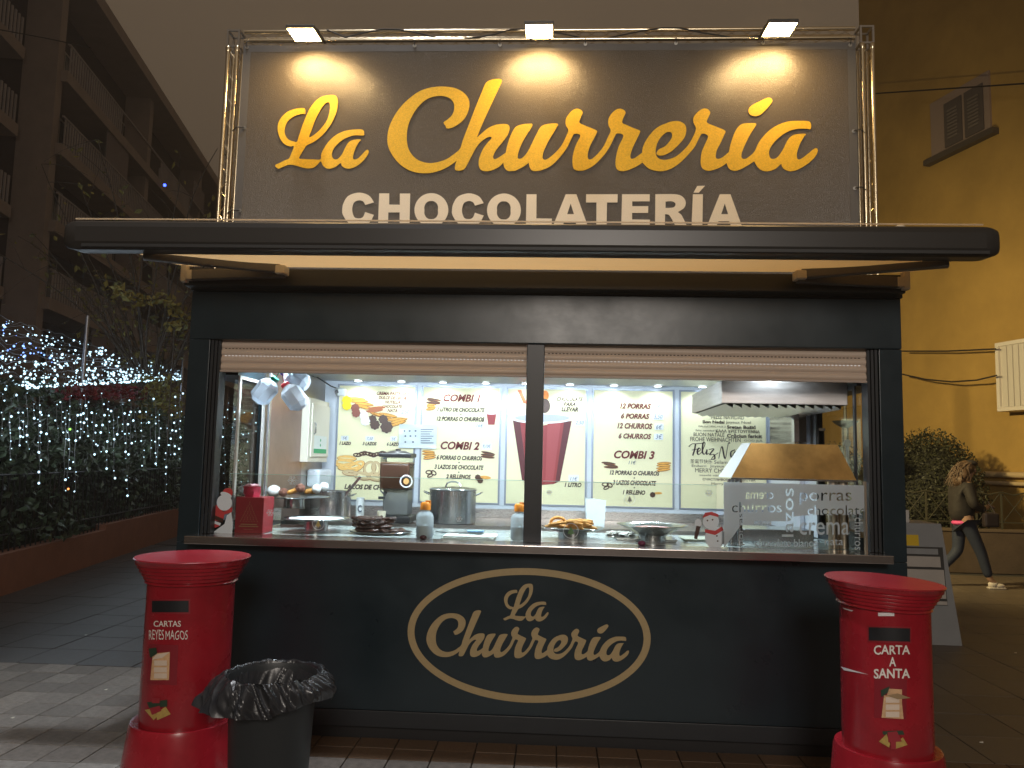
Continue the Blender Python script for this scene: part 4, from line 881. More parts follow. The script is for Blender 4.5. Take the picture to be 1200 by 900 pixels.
# glass screen along the counter
GS = thing('glass_screen', (2.1, .06, ZC), 'long clear glass screen standing along the serving counter', 'glass screen')
M_ge = mat('glass_edge', (.45, .7, .65), .2, emis=(.6, .9, .85), estr=0)
for xa, xb in ((.262, 2.06), (2.176, 3.2)):
    MB().box(xa, xb, .096, .102, ZC+.001, 1.486).build('pane', glass('screen_glass', (.96, .985, .975), .9, base=.02), GS)
    MB().box(xa, xb, .0955, .1025, 1.4865, 1.489).build('polished_edge', M_ge, GS)
# stickers on the glass
def sticker(px, py, r, label, Y=.09, col=(.75, .82, .88), petals=6):
    t = thing('snowflake_sticker', (atY(px, py, Y).x, Y, atY(px, py, Y).z), label, 'sticker', 'snowflake stickers on the glass'); mb = MB()
    for k in range(petals):
        a = math.pi*k/petals*2; c, s = math.cos(a), math.sin(a); R = lambda u, v: (px+(u*c-v*s), py+(u*s+v*c))
        for pl in ([(0, -.09), (1, -.07), (1, .07), (0, .09)], [(.5, 0), (.75, .35), (.85, .28), (.65, 0)], [(.5, 0), (.65, 0), (.85, -.28), (.75, -.35)]):
            poly_px(mb, [R(u*r, v*r) for u, v in pl], Y, .0002*k)
    mb.build('flake', mat('frost_sticker', col, .6), t)
for px, py, r, lb in ((342.5, 563, 5.5, 'snowflake sticker above the raised cake stand'), (316.5, 601, 4.5, 'snowflake sticker beside the red gift box'), (538, 608, 4, 'faint snowflake sticker in front of the stock pot'), (643.5, 577, 3.5, 'faint snowflake sticker under the giant cup'), (831, 578, 4.5, 'snowflake sticker left of the frosted screen')):
    sticker(px, py, r, lb)
def bauble(px, py, r, label, col):
    t = thing('round_sticker', (atY(px, py, .088).x, .088, atY(px, py, .088).z), label, 'sticker', 'round stickers on the glass'); n = 28; vs = []; mb = MB()
    for q in range(n):
        a = 2*math.pi*q/n
        for rr in (r, r*.93): v = atY(px+rr*math.cos(a), py+rr*math.sin(a), .088); vs.append((v.x, .088, v.z))
    mb.add(vs, [(2*q, 2*((q+1) % n), 2*((q+1) % n)+1, 2*q+1) for q in range(n)]); mb.build('ring', MATS['frost_sticker'], t)
    mb = MB(); poly_px(mb, [(px, py-r*.6), (px-r*.45, py+r*.4), (px+r*.45, py+r*.4)], .088); poly_px(mb, [(px-r*.1, py+r*.4), (px-r*.1, py+r*.6), (px+r*.1, py+r*.6), (px+r*.1, py+r*.4)], .088); mb.build('tree_print', mat(f'print_{label[:5]}', col, .5), t)
bauble(373, 614, 7, 'round sticker with a golden tree in front of the low cake stand', (.5, .4, .15)); bauble(669, 622, 9, 'clear round sticker with a dark green tree under the churro bowl', (.1, .22, .08)); bauble(738, 585, 6.5, 'faint round sticker over the price board', (.3, .32, .3))
mb = MB(); ell_px(mb, 752, 637, 5, 3.5, -.002)
p = atY(752, 634, .05); o = MB().ball((p.x, .05, ZC+.014), (.024, .02, .016), 12, 8).build('glass_bauble', mat('plum_glass', (.15, .03, .07), .15)); tag(o, 'small plum coloured bauble on the counter before the shallow bowl', 'bauble')
p = atY(496, 629, .04); o = MB().ball((p.x, .04, ZC+.013), (.022, .018, .014), 12, 8).build('glass_bauble', mat('dark_glass', (.06, .025, .03), .15)); tag(o, 'small dark bauble on the counter before the sugar bottle', 'bauble')
# snowman sticker
SM = thing('snowman_sticker', (atY(836, 620, .09).x, .09, ZC), 'snowman sticker with a red scarf beside the frosted screen', 'sticker')
mb = MB(); ell_px(mb, 838, 630, 12, 13, .09); ell_px(mb, 833, 611, 9.5, 9, .09, d=.0006); ell_px(mb, 818, 613, 4, 5, .09, d=.0003); mb.build('snow_body', mat('sticker_white', (.75, .82, .88), .6), SM)
mb = MB(); poly_px(mb, [(823, 607), (826, 601), (834, 599.5), (842, 603), (842, 606), (832, 603.5)], .09, .0012); poly_px(mb, [(826, 620), (838, 622), (846, 617), (848, 621), (838, 627), (826, 624)], .09, .0012); mb.build('scarf', mat('sticker_red', (.55, .05, .05), .6), SM)
mb = MB(); [ell_px(mb, x, y, 1, 1, .09, 8, d=.0015) for x, y in ((829, 610), (835, 609), (840, 628), (841, 634))]; poly_px(mb, [(816, 616), (821, 617), (817, 632), (813, 631)], .09, .001); mb.build('dots', M_chp, SM)
# red and white Christmas sticker
CS = thing('christmas_sticker', (atY(260, 600, .09).x, .09, ZC), 'red and white Christmas window sticker left of the gift box', 'sticker')
mb = MB(); poly_px(mb, [(250, 589), (256, 594), (262, 600), (269, 596), (272.5, 594), (272, 600), (263, 603), (261, 612), (252, 610), (249.5, 606)], .09); ell_px(mb, 267, 577, 6, 5, .09, 14); poly_px(mb, [(250, 613), (258, 616), (252, 618.5), (249.5, 617)], .09); mb.build('red_shape', MATS['sticker_red'], CS)
mb = MB(); ell_px(mb, 263, 589, 9, 9.5, .09, 20, d=.0006); ell_px(mb, 265, 580, 7, 3, .09, 14, .35, .0009); poly_px(mb, [(271, 600), (266, 604), (263, 614), (249.5, 624), (272, 626), (273, 612)], .09, .0004); poly_px(mb, [(250, 610), (259, 613), (258, 616), (249.5, 613)], .09, .0008); mb.build('white_shape', MATS['sticker_white'], CS)
mb = MB(); poly_px(mb, [(250, 603), (262, 608), (261, 612.5), (250, 608)], .09, .0015); mb.build('dark_band', M_chp, CS)

# ================================================================== HOODS, FRYER SCREEN
EH = thing('extractor_hood', (3.7, .8, 1.98), 'wide stainless extractor hood under the ceiling at the right end', 'extractor hood')
M_hood = mat('hood_steel', (.72, .7, .69), .42, 1, var=.2, vscale=5, stretch=(1, 1, 8), rvar=.12)
MB().box(3.27, 4.036, .27, 1.3, 1.99, 2.13, c=.003).build('canopy', M_hood, EH)
fl = MB(); x = 3.3
while x < 3.98:
    o = MB().add([(x, .3, 1.988), (x+.045, .3, 1.965), (x+.045, 1.28, 1.965), (x, 1.28, 1.988), (x+.048, .3, 1.988), (x+.048, 1.28, 1.988)], [(0, 3, 2, 1), (1, 2, 5, 4)]).build('baffle', mat('baffle_alloy', (.75, .75, .72), .35, .8), EH); x += .055
MB().box(3.28, 4.03, .28, 1.29, 1.9885, 1.9895).build('baffle_bed', mat('dark_inside', (.03, .03, .03), .8), EH)
FH = thing('fryer_hood', (3.7, .3, 1.53), 'tapered bronze coloured metal cover over the fryer behind the frosted screen', 'fryer hood')
M_bronze = mat('bronze_metal', (.36, .19, .05), .42, .6, var=.65, vscale=3.2, bump=.06, bscale=300, rvar=.1)
b4 = [(3.30, .14), (4.03, .14), (4.03, .34), (3.266, .34)]; t4 = [(3.44, .24), (3.96, .24), (3.96, .36), (3.41, .36)]
mb = MB(); vs = [(x, y, 1.535) for x, y in b4]+[(x, y, 1.745) for x, y in t4]; mb.add(vs, [(0, 1, 5, 4), (1, 2, 6, 5), (2, 3, 7, 6), (4, 5, 6, 7)]); mb.build('cover', M_bronze, FH)
mb = MB(); mb.add([(3.298, .141, 1.534), (3.438, .241, 1.746), (3.412, .36, 1.746), (3.262, .34, 1.534)], [(0, 1, 2, 3)]); mb.build('cover_lit_side', mat('lit_side_metal', (.6, .6, .58), .35, .6), FH)  # side face of the cover, its lit look put into a paler colour
MB().box(3.295, 4.034, .137, .145, 1.524, 1.5345).build('lip', M_st, FH)
for x0, x1 in ((3.285, 3.375), (3.88, 4.0)):
    c = MB(); w = (x1-x0)/2-.002
    for q in range(2): c.lathe([(w/2, ZC), (w/2, 1.523)], 20, T(x0+w/2+q*(w+.002)+.002, .2, 0))
    c.build('column', M_stb if x0 < 3.5 else mat('warm_steel', (.62, .5, .38), .3, 1), FH)
MB().box(3.38, 3.88, .45, .75, ZC, 1.21, c=.006).build('fryer_tank', M_stb, FH)
# frosted screen: letters are clear gaps in the frosting
FS = thing('frosted_screen', (3.65, .02, ZC), 'frosted glass screen with clear cut words in front of the fryer', 'glass screen')
YF = .03; k6 = 6.316
def txt_loops(s, x0, x1, yt, yb, bold=.02, rot=0, mirror=False, F=None):
    cu = bpy.data.curves.new('t', 'FONT'); cu.body = s; cu.offset = bold; cu.resolution_u = 3
    ob = bpy.data.objects.new('tmp', cu); COL.objects.link(ob); dg = bpy.context.evaluated_depsgraph_get(); oe = ob.evaluated_get(dg); c2 = oe.to_curve(dg)
    L = []
    for sp in c2.splines:
        if sp.type == 'BEZIER':
            P = []; m = len(sp.bezier_points)
            for i in range(m):
                p, q = sp.bezier_points[i], sp.bezier_points[(i+1) % m]
                for k in range(4):
                    t = k/4; P.append(tuple((p.co*(1-t)**3+3*p.handle_right*t*(1-t)**2+3*q.handle_left*t*t*(1-t)+q.co*t**3)[:2]))
            L.append(P)
        else: L.append([tuple(p.co[:2]) for p in sp.points])
    oe.to_curve_clear(); bpy.data.objects.remove(ob)
    if not L: return []
    X0 = min(p[0] for l in L for p in l); X1 = max(p[0] for l in L for p in l); Y0 = min(p[1] for l in L for p in l); Y1 = max(p[1] for l in L for p in l)
    out = []
    for l in L:
        r = []
        for u, v in l:
            u = (u-X0)/(X1-X0); v = (v-Y0)/(Y1-Y0)
            if mirror: u = 1-u
            if rot == 1: u, v = v, 1-u          # reading downwards
            elif rot == -1: u, v = 1-v, u       # reading upwards
            w = atY(840+(x0+(x1-x0)*u)/k6, 540+(yt+(yb-yt)*(1-v))/k6, YF); r.append((w.x, w.z))
        out.append(r)
    return out
z_a = atY(848, 563, YF); x_l, x_r, z_t = z_a.x, 4.03, 1.508
loops = [[(x_l, ZC+.002), (x_r, ZC+.002), (x_r, z_t), (x_l, z_t)]]
for a in (('crema', 210, 420, 235, 282, .02, 0, True), ('churros', 112, 480, 305, 382, .02), ('porras', 168, 205, 392, 625, .03, -1), ('nata', 272, 412, 440, 478, .02, 0, True), ('lazos', 482, 568, 205, 562, .03, -1),
          ('porras', 612, 998, 235, 325, .03), ('chocolate', 672, 1106, 330, 402, .02), ('crema', 612, 980, 455, 548, .03), ('chocolate blanco', 285, 745, 580, 635, .01), ('nata', 800, 935, 580, 625, .02), ('churros', 1020, 1082, 420, 660, .015, 1)):
    loops += txt_loops(*a)
ob = fill('frosting', loops, YF, glass('frosting', (1, 1, 1), .6, .82, (.74, .79, .82), gr=.25), FS, ext=.0004)
MB().box(x_l, x_r, YF+.0008, YF+.006, ZC+.001, z_t).build('pane', glass('screen_glass2', (.9, .93, .93), .5), FS)
MB().box(4.031, 4.04, .02, .05, ZC, 1.53).build('edge_strip', mat('edge_strip', (.5, .4, .3), .3, .8), FS)

# ================================================================== WALL THINGS INSIDE
# electric cabinet on the left wall
EC = thing('wall_cabinet', (.27, 1.6, 1.55), 'cream metal cabinet with a small handle on the left inner wall', 'cabinet')
ya, yb = atX(357, 500, .3).y, atX(380, 500, .3).y; zt = 2.06; zb = 1.56; ca = mat('cream_enamel', (.75, .72, .6), .4)
MB().box(.2625, .335, ya, yb, zb, zt, c=.004).build('case', ca, EC)
dr = MB().box(.3355, .348, ya+.04, yb-.01, zb+.04, zt-.04, c=.004).build('door', ca, EC)
MB().tube([(.349, ya+.09, 1.78), (.362, ya+.09, 1.79), (.362, ya+.09, 1.86), (.349, ya+.09, 1.87)], .005, 6).build('handle', M_st, dr)
mb = MB(); y0, y1 = ya+.1, yb-.08; mb.add([(.349, y0, 1.63), (.349, y1, 1.63), (.349, y1, 1.77), (.349, y0, 1.77)], [(0, 1, 2, 3)]); mb.build('notice', mat('notice_white', (.75, .8, .75), .6), dr)
mb = MB(); mb.add([(.3495, y0, 1.63), (.3495, y1, 1.63), (.3495, y1, 1.665), (.3495, y0, 1.665)], [(0, 1, 2, 3)])
for zc_ in (1.735, 1.695): mb.ball((.3495, (y0+y1)/2, zc_), (.0008, .016, .012), 8, 6)
mb.build('green_print', mat('sign_green', (.05, .35, .15), .6), dr)
TD = thing('towel_dispenser', (.3, 1.4, 1.4), 'white plastic paper dispenser below the cream cabinet', 'dispenser')
y0 = atX(366, 550, .3).y; MB().box(.2625, .37, y0-.02, y0+.32, 1.36, 1.5, c=.02).build('case', mat('white_plastic', (.7, .78, .85), .35), TD)
# left pilaster
LP = thing('wall_pilaster', (.3, 1.0, 1.13), 'brown reflecting steel panel beside the left inner window', 'panel')
MB().box(.2625, .275, .68, 1.42, 1.14, 2.24, c=.003).build('panel', mat('brown_steel', (.3, .2, .17), .3, .7, var=.3, vscale=3), LP)
MB().box(.276, .29, .625, .66, 1.14, 2.24, c=.003).build('trim', mat('bright_trim', (.8, .82, .85), .2, .9), LP)
# camera
p = atY(399, 459, 1.9)
SC = thing('security_camera', (p.x, 1.9, p.z), 'small white camera in the upper left inside corner of the kiosk', 'camera')
MB().box(-.035, .035, -.05, .05, -.03, .03, M=T(p.x, 1.9, p.z, .5, .2), c=.008).build('body', mat('device_white', (.75, .8, .8), .4), SC)
MB().lathe([(.016, 0), (.016, .015), (.0, .015)], 14, T(p.x-.02, 1.85, p.z-.005, .5, math.radians(90))).build('lens', M_blk, SC)
c0 = atY(370, 441, 1.7); tag(MB().tube([(c0.x-.1, 1.4, 2.245), (c0.x, 1.7, c0.z), (p.x-.08, 1.88, p.z+.045), (p.x-.01, 1.9, p.z+.02)], .005, 6).build('camera_cable', M_blk), 'thin black cable sagging to the small white camera', 'cable')
# steel dispenser on the right wall, panels
SD = thing('steel_dispenser', (3.98, 1.7, 1.75), 'rounded polished steel towel dispenser on the right inner wall', 'dispenser')
y0, y1 = atX(938, 490, 3.95).y, atX(908, 490, 3.95).y
MB().box(3.9, 4.03, y0, min(y1, 1.98), 1.74, 2.12, c=.04).build('case', mat('dark_mirror', (.45, .45, .5), .12, 1), SD)
MB().box(4.0, 4.034, 1.12, 1.2, 1.14, 2.22, c=.004).build('wall_strip', mat('pale_strip', (.75, .77, .85), .3, .3))
o = bpy.data.objects['wall_strip']; o.name = 'alloy_strip'; tag(o, 'pale upright alloy strip on the right inner wall', 'trim')
p = atY(960, 522, .9)
BT = thing('gas_lighter', (p.x, .9, 1.6), 'black upright canister standing behind the bronze fryer cover', 'canister')
MB().box(p.x-.028, p.x+.028, .87, .93, ZC, atY(960, 505, .9).z, c=.005).build('body', M_blk, BT); MB().box(p.x-.031, p.x+.031, .865, .935, atY(960, 505, .9).z+.0005, atY(960, 503, .9).z+.006).build('cap', M_st, BT)
p = atY(993, 521, .45)
WS = thing('white_scoop', (p.x, .45, p.z), 'white rounded scoop sticking up beside the bronze fryer cover', 'scoop')
MB().ball((p.x, .45, p.z+.01), (.024, .012, .024), 14, 10).build('bowl', mat('white_plastic2', (.8, .8, .78), .4), WS); MB().tube([(p.x, .45, p.z-.01), (p.x+.005, .46, p.z-.16)], [.012, .006], 8).build('handle', MATS['white_plastic2'], WS)
# jugs hanging in the hatch
JG = [((312.5, 456), 37, (.02, .45, .3), 'hanging white plastic jug tilted left with a green neck band'), ((343, 463), -38, (.7, .05, .08), 'hanging white plastic jug tilted right with a red neck band'), ((345, 443), -60, (.15, .1, .5), 'hanging white plastic jug partly behind the other two')]
for k, ((px, py), ang, col, lab) in enumerate(JG):
    Yj = .2+.07*(k == 2); p = atY(px, py, Yj); M = Matrix.Translation((p.x, Yj, p.z)) @ Matrix.Rotation(math.radians(ang), 4, 'Y') @ Matrix.Rotation(.3, 4, 'Z')
    t = thing('plastic_jug', (p.x, Yj, p.z), lab, 'jug', 'white jugs hanging in the hatch')
    jb_ = MB(); jb_.lathe([(.035, -.1), (.066, -.072), (.067, .028), (.045, .055), (.024, .066), (.024, .08)], 8, M); jb_.sm = [False]*len(jb_.sm); jb_.build('jug', glass('jug_plastic', (.8, .9, 1), .8, .85, (.82, .9, .97), .2), t)
    MB().lathe([(.026, .07), (.028, .074), (.028, .088), (.024, .092), (.0, .092)], 16, M).build('cap', mat(f'cap_colour_{k}', col, .4), t)
    pt = M @ Vector((0, 0, .09)); MB().tube([pt, ((pt.x+atY(331, 440, .22).x)/2, Yj, pt.z+.03), (atY(331, 434, .22).x, .22, 2.25)], .003, 5).build('string', mat(f'string_{k}', col, .5), t)
# ================================================================== MAILBOXES
M_redpaint = mat('red_gloss_paint', (.31, .01, .02), .27, var=.4, vscale=3.5, bump=.12, bscale=7, coat=.3, rvar=.12)
M_redlid = mat('red_lid_paint', (.36, .014, .028), .38, var=.12, vscale=9, bump=.05, bscale=12, rvar=.1)
M_wpaint = mat('white_hand_paint', (.75, .72, .66), .6)
M_parch = mat('parchment', (.62, .38, .2), .6, var=.3, vscale=40); M_parl = mat('parchment_light', (.68, .55, .44), .6)
M_green = mat('dark_green_paint', (.02, .045, .025), .5); M_gbell = mat('gold_bell', (.6, .42, .12), .35, .4, var=.3, vscale=60); M_ribbon = mat('ribbon_red', (.3, .02, .03), .45)
def cyl_pt(px, py, cx, cy, r):
    d = ray(px, py); ox, oy = CAMP.x-cx, CAMP.y-cy; a = d.x*d.x+d.y*d.y; b = 2*(ox*d.x+oy*d.y); c = ox*ox+oy*oy-r*r
    D = max(b*b-4*a*c, 0); return CAMP+d*((-b-math.sqrt(D))/(2*a))
def cquad(mb, q, C, off=.003, n=6):
    vs = []
    for j in range(n+1):
        for i in range(n+1):
            u, v = i/n, j/n
            x = (q[0][0]*(1-u)+q[1][0]*u)*(1-v)+(q[3][0]*(1-u)+q[2][0]*u)*v; y = (q[0][1]*(1-u)+q[1][1]*u)*(1-v)+(q[3][1]*(1-u)+q[2][1]*u)*v
            vs.append(cyl_pt(x, y, C[0], C[1], C[2]+off))
    mb.add(vs, [(j*(n+1)+i, (j+1)*(n+1)+i, (j+1)*(n+1)+i+1, j*(n+1)+i+1) for j in range(n) for i in range(n)], True)
def ctext(mb, s, x0, x1, yt, yb, C, bold=.03, wig=0):
    vs, fs = text_geo(s, bold, 0); mb.add([cyl_pt(x0+(x1-x0)*u, yb+(yt-yb)*v+wig*math.sin(u*17), C[0], C[1], C[2]+.002) for u, v in vs], fs)
def rrect(x0, x1, y0, y1, sl=0): w = sl*(x1-x0); return [(x0, y0), (x1, y0+w), (x1, y1+w), (x0, y1)]
def mailbox(cx, cy, zt, zf, zr, label, tilt, lift, sc):
    C = (cx, cy, .208*sc); t = thing('mailbox', (cx, cy, 0), label, 'mailbox', 'red toy mailboxes for Christmas letters')
    MB().lathe([(.208*sc, zr-.02), (.208*sc, .5), (.208*sc, zf)], 64, T(cx, cy, 0), cap=False).build('body', M_redpaint, t)
    MB().lathe([(r*sc, z) for r, z in [(.285, 0), (.286, .03), (.25, zr-.02), (.243, zr), (.236, zr+.002), (.2, zr-.004)]], 64, T(cx, cy, 0), cap=False, wob=lambda a, j: 1).build('base', M_redpaint, t)
    prof = [(.209, zf-.004), (.222, zf), (.216, zf+.008)]
    for k in range(5):
        u = k/5; r = .218+.052*u; z = zf+.012+(zt-zf-.024)*u; prof += [(r, z), (r+.009, z+.004), (r+.0105, z+.016)]
    prof += [(.277, zt-.004), (.279, zt), (.275, zt+.003)]
    prof = [(r*sc, z) for r, z in prof]
    Ml = T(cx, cy, 0) @ T(0, 0, zt) @ Matrix.Rotation(tilt, 4, 'Y') @ Matrix.Rotation(lift, 4, 'X') @ T(0, 0, -zt)
    f = MB().lathe(prof, 64, T(cx, cy, 0) if not tilt else Ml, cap=False).build('flared_collar', M_redpaint, t)
    MB().lathe([(.275*sc, zt+.0035), (.2*sc, zt+.005), (.0001, zt+.008)], 64, T(cx, cy, 0) if not tilt else Ml, cap=False).build('lid', M_redlid, t)
    return t, C
ML, C = mailbox(.458, -.76, 1.094, .98, .325, 'red mailbox painted CARTAS REYES MAGOS beside the black bin', .0, 0, .975)
pL = MB(); cquad(pL, rrect(176, 223, 702, 719.5), C, .0015); fr_ = pL.build('slot_frame', mat('slot_frame_red', (.25, .012, .02), .4), ML)
mb = MB(); cquad(mb, rrect(178, 221, 704, 717.5), C, .003); mb.build('slot', mat('slot_black', (.006, .007, .01), .5), ML)
mb = MB(); ctext(mb, 'CARTAS', 180, 212, 727.5, 734.5, C, .012); ctext(mb, 'REYES', 174.5, 192, 738, 749.5, C, .0, .5); ctext(mb, 'MAGOS', 194, 220, 739, 749.5, C, .0, .8); mb.build('lettering', M_wpaint, ML)
mb = MB(); cquad(mb, [(174, 755), (209, 756), (207, 803), (172, 802)], C, .001); mb.build('painted_panel', mat('panel_red', (.23, .012, .022), .4), ML)
mb = MB(); cquad(mb, [(179, 766), (199, 764), (198, 797), (176, 797)], C, .0025); mb.build('letter_picture', M_parch, ML)
mb = MB(); [cquad(mb, rrect(180.5, 195.5, y, y+6), C, .0035, 3) for y in (774, 782, 789)]; cquad(mb, [(178, 773), (183, 767), (199, 764), (190, 771)], C, .0045, 3); mb.build('letter_lines', M_parl, ML)
mb = MB(); cquad(mb, [(174, 760), (183, 759), (184, 766), (176, 771)], C, .0055, 3); cquad(mb, [(172, 823), (196, 820), (196, 828), (175, 830)], C, .003, 3); mb.build('leaf_picture', M_green, ML)
mb = MB(); cquad(mb, [(169.5, 832), (180, 830), (184, 840), (180, 844)], C, .004, 3); cquad(mb, [(183, 836), (194, 828), (200, 837), (184, 844)], C, .004, 3); mb.build('bell_picture', M_gbell, ML)
mb = MB(); cquad(mb, [(175, 830), (187, 827), (189, 833), (178, 838)], C, .0055, 3); cquad(mb, [(178, 818), (187, 818), (187, 824), (178, 824)], C, .0055, 3); mb.build('ribbon_picture', M_ribbon, ML)
MR, C = mailbox(3.735, -.93, 1.1, .995, .385, 'red mailbox painted CARTA A SANTA at the right corner of the kiosk', .035, .012, .9)
mb = MB(); cquad(mb, rrect(1016, 1068, 733, 752.5, .03), C, .0015); mb.build('slot_frame', MATS['slot_frame_red'], MR)
mb = MB(); cquad(mb, rrect(1018, 1066.5, 735, 750.5, .03), C, .003); mb.build('slot', MATS['slot_black'], MR)
mb = MB(); ctext(mb, 'CARTA', 1024, 1066.5, 756, 767, C, .02, .3); ctext(mb, 'A', 1042, 1050, 770, 781, C, .02); ctext(mb, 'SANTA', 1024, 1066.5, 783.5, 795, C, .025, .4); mb.build('lettering', M_wpaint, MR)
mb = MB(); cquad(mb, rrect(1029, 1048, 718, 722), C, .002, 4); cquad(mb, [(985, 781), (1009, 788), (1018, 790.5), (989, 785.5)], C, .002, 5); cquad(mb, [(987, 712), (1000, 715.5), (998, 716.5), (990, 714)], C, .002, 4); mb.build('white_tape', mat('white_tape', (.75, .72, .74), .5), MR)
mb = MB(); cquad(mb, [(1024.7, 795), (1063, 796), (1062, 843), (1024.7, 841)], C, .001); mb.build('painted_panel', MATS['panel_red'], MR)
mb = MB(); cquad(mb, [(1042, 807), (1057, 808), (1057, 824), (1036, 823)], C, .0025, 4); cquad(mb, [(1036, 815), (1056, 815), (1059, 842.7), (1033, 841)], C, .003, 4); mb.build('letter_picture', M_parch, MR)
mb = MB(); [cquad(mb, rrect(1038, 1054, y, y+6.5), C, .0042, 3) for y in (817, 825.5, 834)]; mb.build('letter_lines', M_parl, MR)
mb = MB(); cquad(mb, [(1032, 809), (1043, 804), (1040, 812), (1033, 817)], C, .005, 3); cquad(mb, [(1034, 857), (1058, 856), (1060, 861), (1035, 861)], C, .003, 3); mb.build('leaf_picture', M_green, MR)
mb = MB(); cquad(mb, [(1039, 815), (1052, 812.5), (1067.5, 818), (1052, 819.5)], C, .0055, 4); mb.build('quill_picture', mat('quill_brown', (.3, .2, .1), .6), MR)
mb = MB(); cquad(mb, [(1030, 869), (1039, 860), (1043, 872), (1042, 876)], C, .004, 3); cquad(mb, [(1047, 872), (1058, 864), (1063.5, 873), (1048, 878)], C, .004, 3); mb.build('bell_picture', M_gbell, MR)
mb = MB(); cquad(mb, [(1040, 858), (1051, 857), (1057, 869), (1041, 870)], C, .0055, 3); cquad(mb, [(1044, 868), (1050, 868), (1050, 878), (1044, 878)], C, .0055, 3); mb.build('ribbon_picture', M_ribbon, MR)

# ================================================================== RUBBISH BIN
p = atZ(318, 789, .62); bx, by = p.x+.01, p.y
BI = thing('rubbish_bin', (bx, by, 0), 'black plastic rubbish bin between the left mailbox and the kiosk', 'bin')
MB().lathe([(.16, 0), (.165, .02), (.192, .58), (.2, .6), (.203, .615), (.196, .618), (.19, .6), (.155, .04)], 48, T(bx, by, 0), cap=False).build('body', mat('bin_plastic', (.018, .021, .023), .5, bump=.1, bscale=200), BI)
MB().lathe([(.0001, .04), (.155, .04)], 32, T(bx, by, 0), cap=False).build('floor', M_blk, BI)
rr = random.Random(11); FO = [(rr.uniform(0, 6.28), rr.randint(5, 19), rr.uniform(.3, 1)) for _ in range(9)]
def fold(a, v): return sum(w*math.sin(k*a+p0+v*2.2*math.sin(k)) for p0, k, w in FO)/4
def bagp(a, v):      # v 0 deep inside .. 1 rim .. 2 outer hem
    lf = max(0, math.cos(a-math.radians(205)))**3; rt_ = max(0, math.cos(a-math.radians(-5)))**4
    f = fold(a, v); 
    if v <= 1: r = .155+.047*v**3+.008*f*(1-v*.5); z = .3+.325*v+.006*f*v
    else:
        u = v-1; r = .206+.034*math.sin(u*1.7)+.016*f*u+lf*.08*u**1.1+rt_*.04*math.sin(u*2.6); z = .632-.012*u-(.105+.03*lf+.02*math.sin(a*3))*u**1.25+.006*f
    return Vector((bx+r*math.cos(a), by+r*math.sin(a), z))
mb = MB(); na, nv = 300, 60; vs = [bagp(2*math.pi*i/na, .0+2*j/nv) for j in range(nv+1) for i in range(na)]
rn = random.Random(5)
from mathutils import noise
def crz(v):
    f1 = noise.cell_vector(v*0); a = noise.voronoi(v*8.5+Vector((noise.noise(v*9), noise.noise(v*9+Vector((5, 0, 0))), 0))*.9)[0]; b = noise.voronoi(v*19)[0]
    an = math.atan2(v.y-by, v.x-bx); z = v.z; q = Vector((math.cos(an)*4.5, math.sin(an)*4.5, z*2.2)); q2 = Vector((math.cos(an+z*3)*8, math.sin(an+z*3)*8, z*3+4)); q3 = Vector((math.cos(an-z*5)*13, math.sin(an-z*5)*13, z*5+9))
    k = (1-2.4*abs(noise.noise(q)))*.014+(1-2.4*abs(noise.noise(q2)))*.009+(b[1]-b[0])*.002
    d = Vector((v.x-bx, v.y-by, .06)); d.normalize(); return v+d*(k-.008)+Vector((0, 0, noise.noise(v*12)*.012))
vs = [crz(v) if i >= na*32 else crz(v).lerp(v, .75) for i, v in enumerate(vs)]
mb.add(vs, [(j*na+i, j*na+(i+1) % na, (j+1)*na+(i+1) % na, (j+1)*na+i) for j in range(nv) for i in range(na)], False)
bagm = mat('black_film', (.02, .021, .024), .3, bump=.05, bscale=25, spec=.55)
bg_ = mb.build('bin_bag', bagm); tag(bg_, 'crinkled glossy black bag folded over the rim of the rubbish bin', 'bin bag')

# ================================================================== GREY CABINET ON THE RIGHT
M_cab = mat('grey_cabinet_paint', (.3, .31, .32), .5, var=.1, vscale=6); M_cbd = mat('pale_board', (.5, .46, .42), .6, var=.1, vscale=5)
GC = thing('street_cabinet', (5.7, 3.2, 0), 'grey sloping metal cabinet with pale boards standing behind the right mailbox', 'cabinet')
def cabf(z): return 3.0+.12*z        # sloped front
mb = MB(); x0c = 5.1
x1 = lambda z: 6.04-.085*z
vs = []
for z in (0, 1.1): vs += [(x0c, cabf(z), z), (x1(z), cabf(z), z), (x1(z), 3.6, z), (x0c, 3.6, z)]
mb.add(vs, [(0, 1, 5, 4), (1, 2, 6, 5), (2, 3, 7, 6), (3, 0, 4, 7), (4, 5, 6, 7)]); mb.build('case', M_cab, GC)
tz = lambda y: atY(1080, y, 3.08).z
for (ya, yb, m, d) in ((643, 649.5, M_cab, .01), (652, 664, M_cbd, .02), (667, 700, M_cbd, .02), (703, 707, M_cbd, .02)):
    z1, z0 = tz(ya), tz(yb); x1_ = x1(z0)-.08
    MB().add([(x0c+.02, cabf(z0)-d, z0), (x1_, cabf(z0)-d, z0), (x1_, cabf(z1)-d, z1), (x0c+.02, cabf(z1)-d, z1), (x1_, cabf(z0)-.001, z0), (x1_, cabf(z1)-.001, z1), (x0c+.02, cabf(z1)-.001, z1)], [(0, 1, 2, 3), (1, 4, 5, 2), (3, 2, 5, 6)]).build('board', m, GC)
z1, z0 = tz(641), tz(708); x1_ = x1(z0)-.07
MB().add([(x0c+.01, cabf(z0)-.0025, z0), (x1_, cabf(z0)-.0025, z0), (x1_, cabf(z1)-.0025, z1), (x0c+.01, cabf(z1)-.0025, z1)], [(0, 1, 2, 3)]).build('recess', mat('recess_dark', (.05, .048, .045), .7), GC)
a, b = atY(1052, 639, 3.1), atY(1077, 627, 3.1)
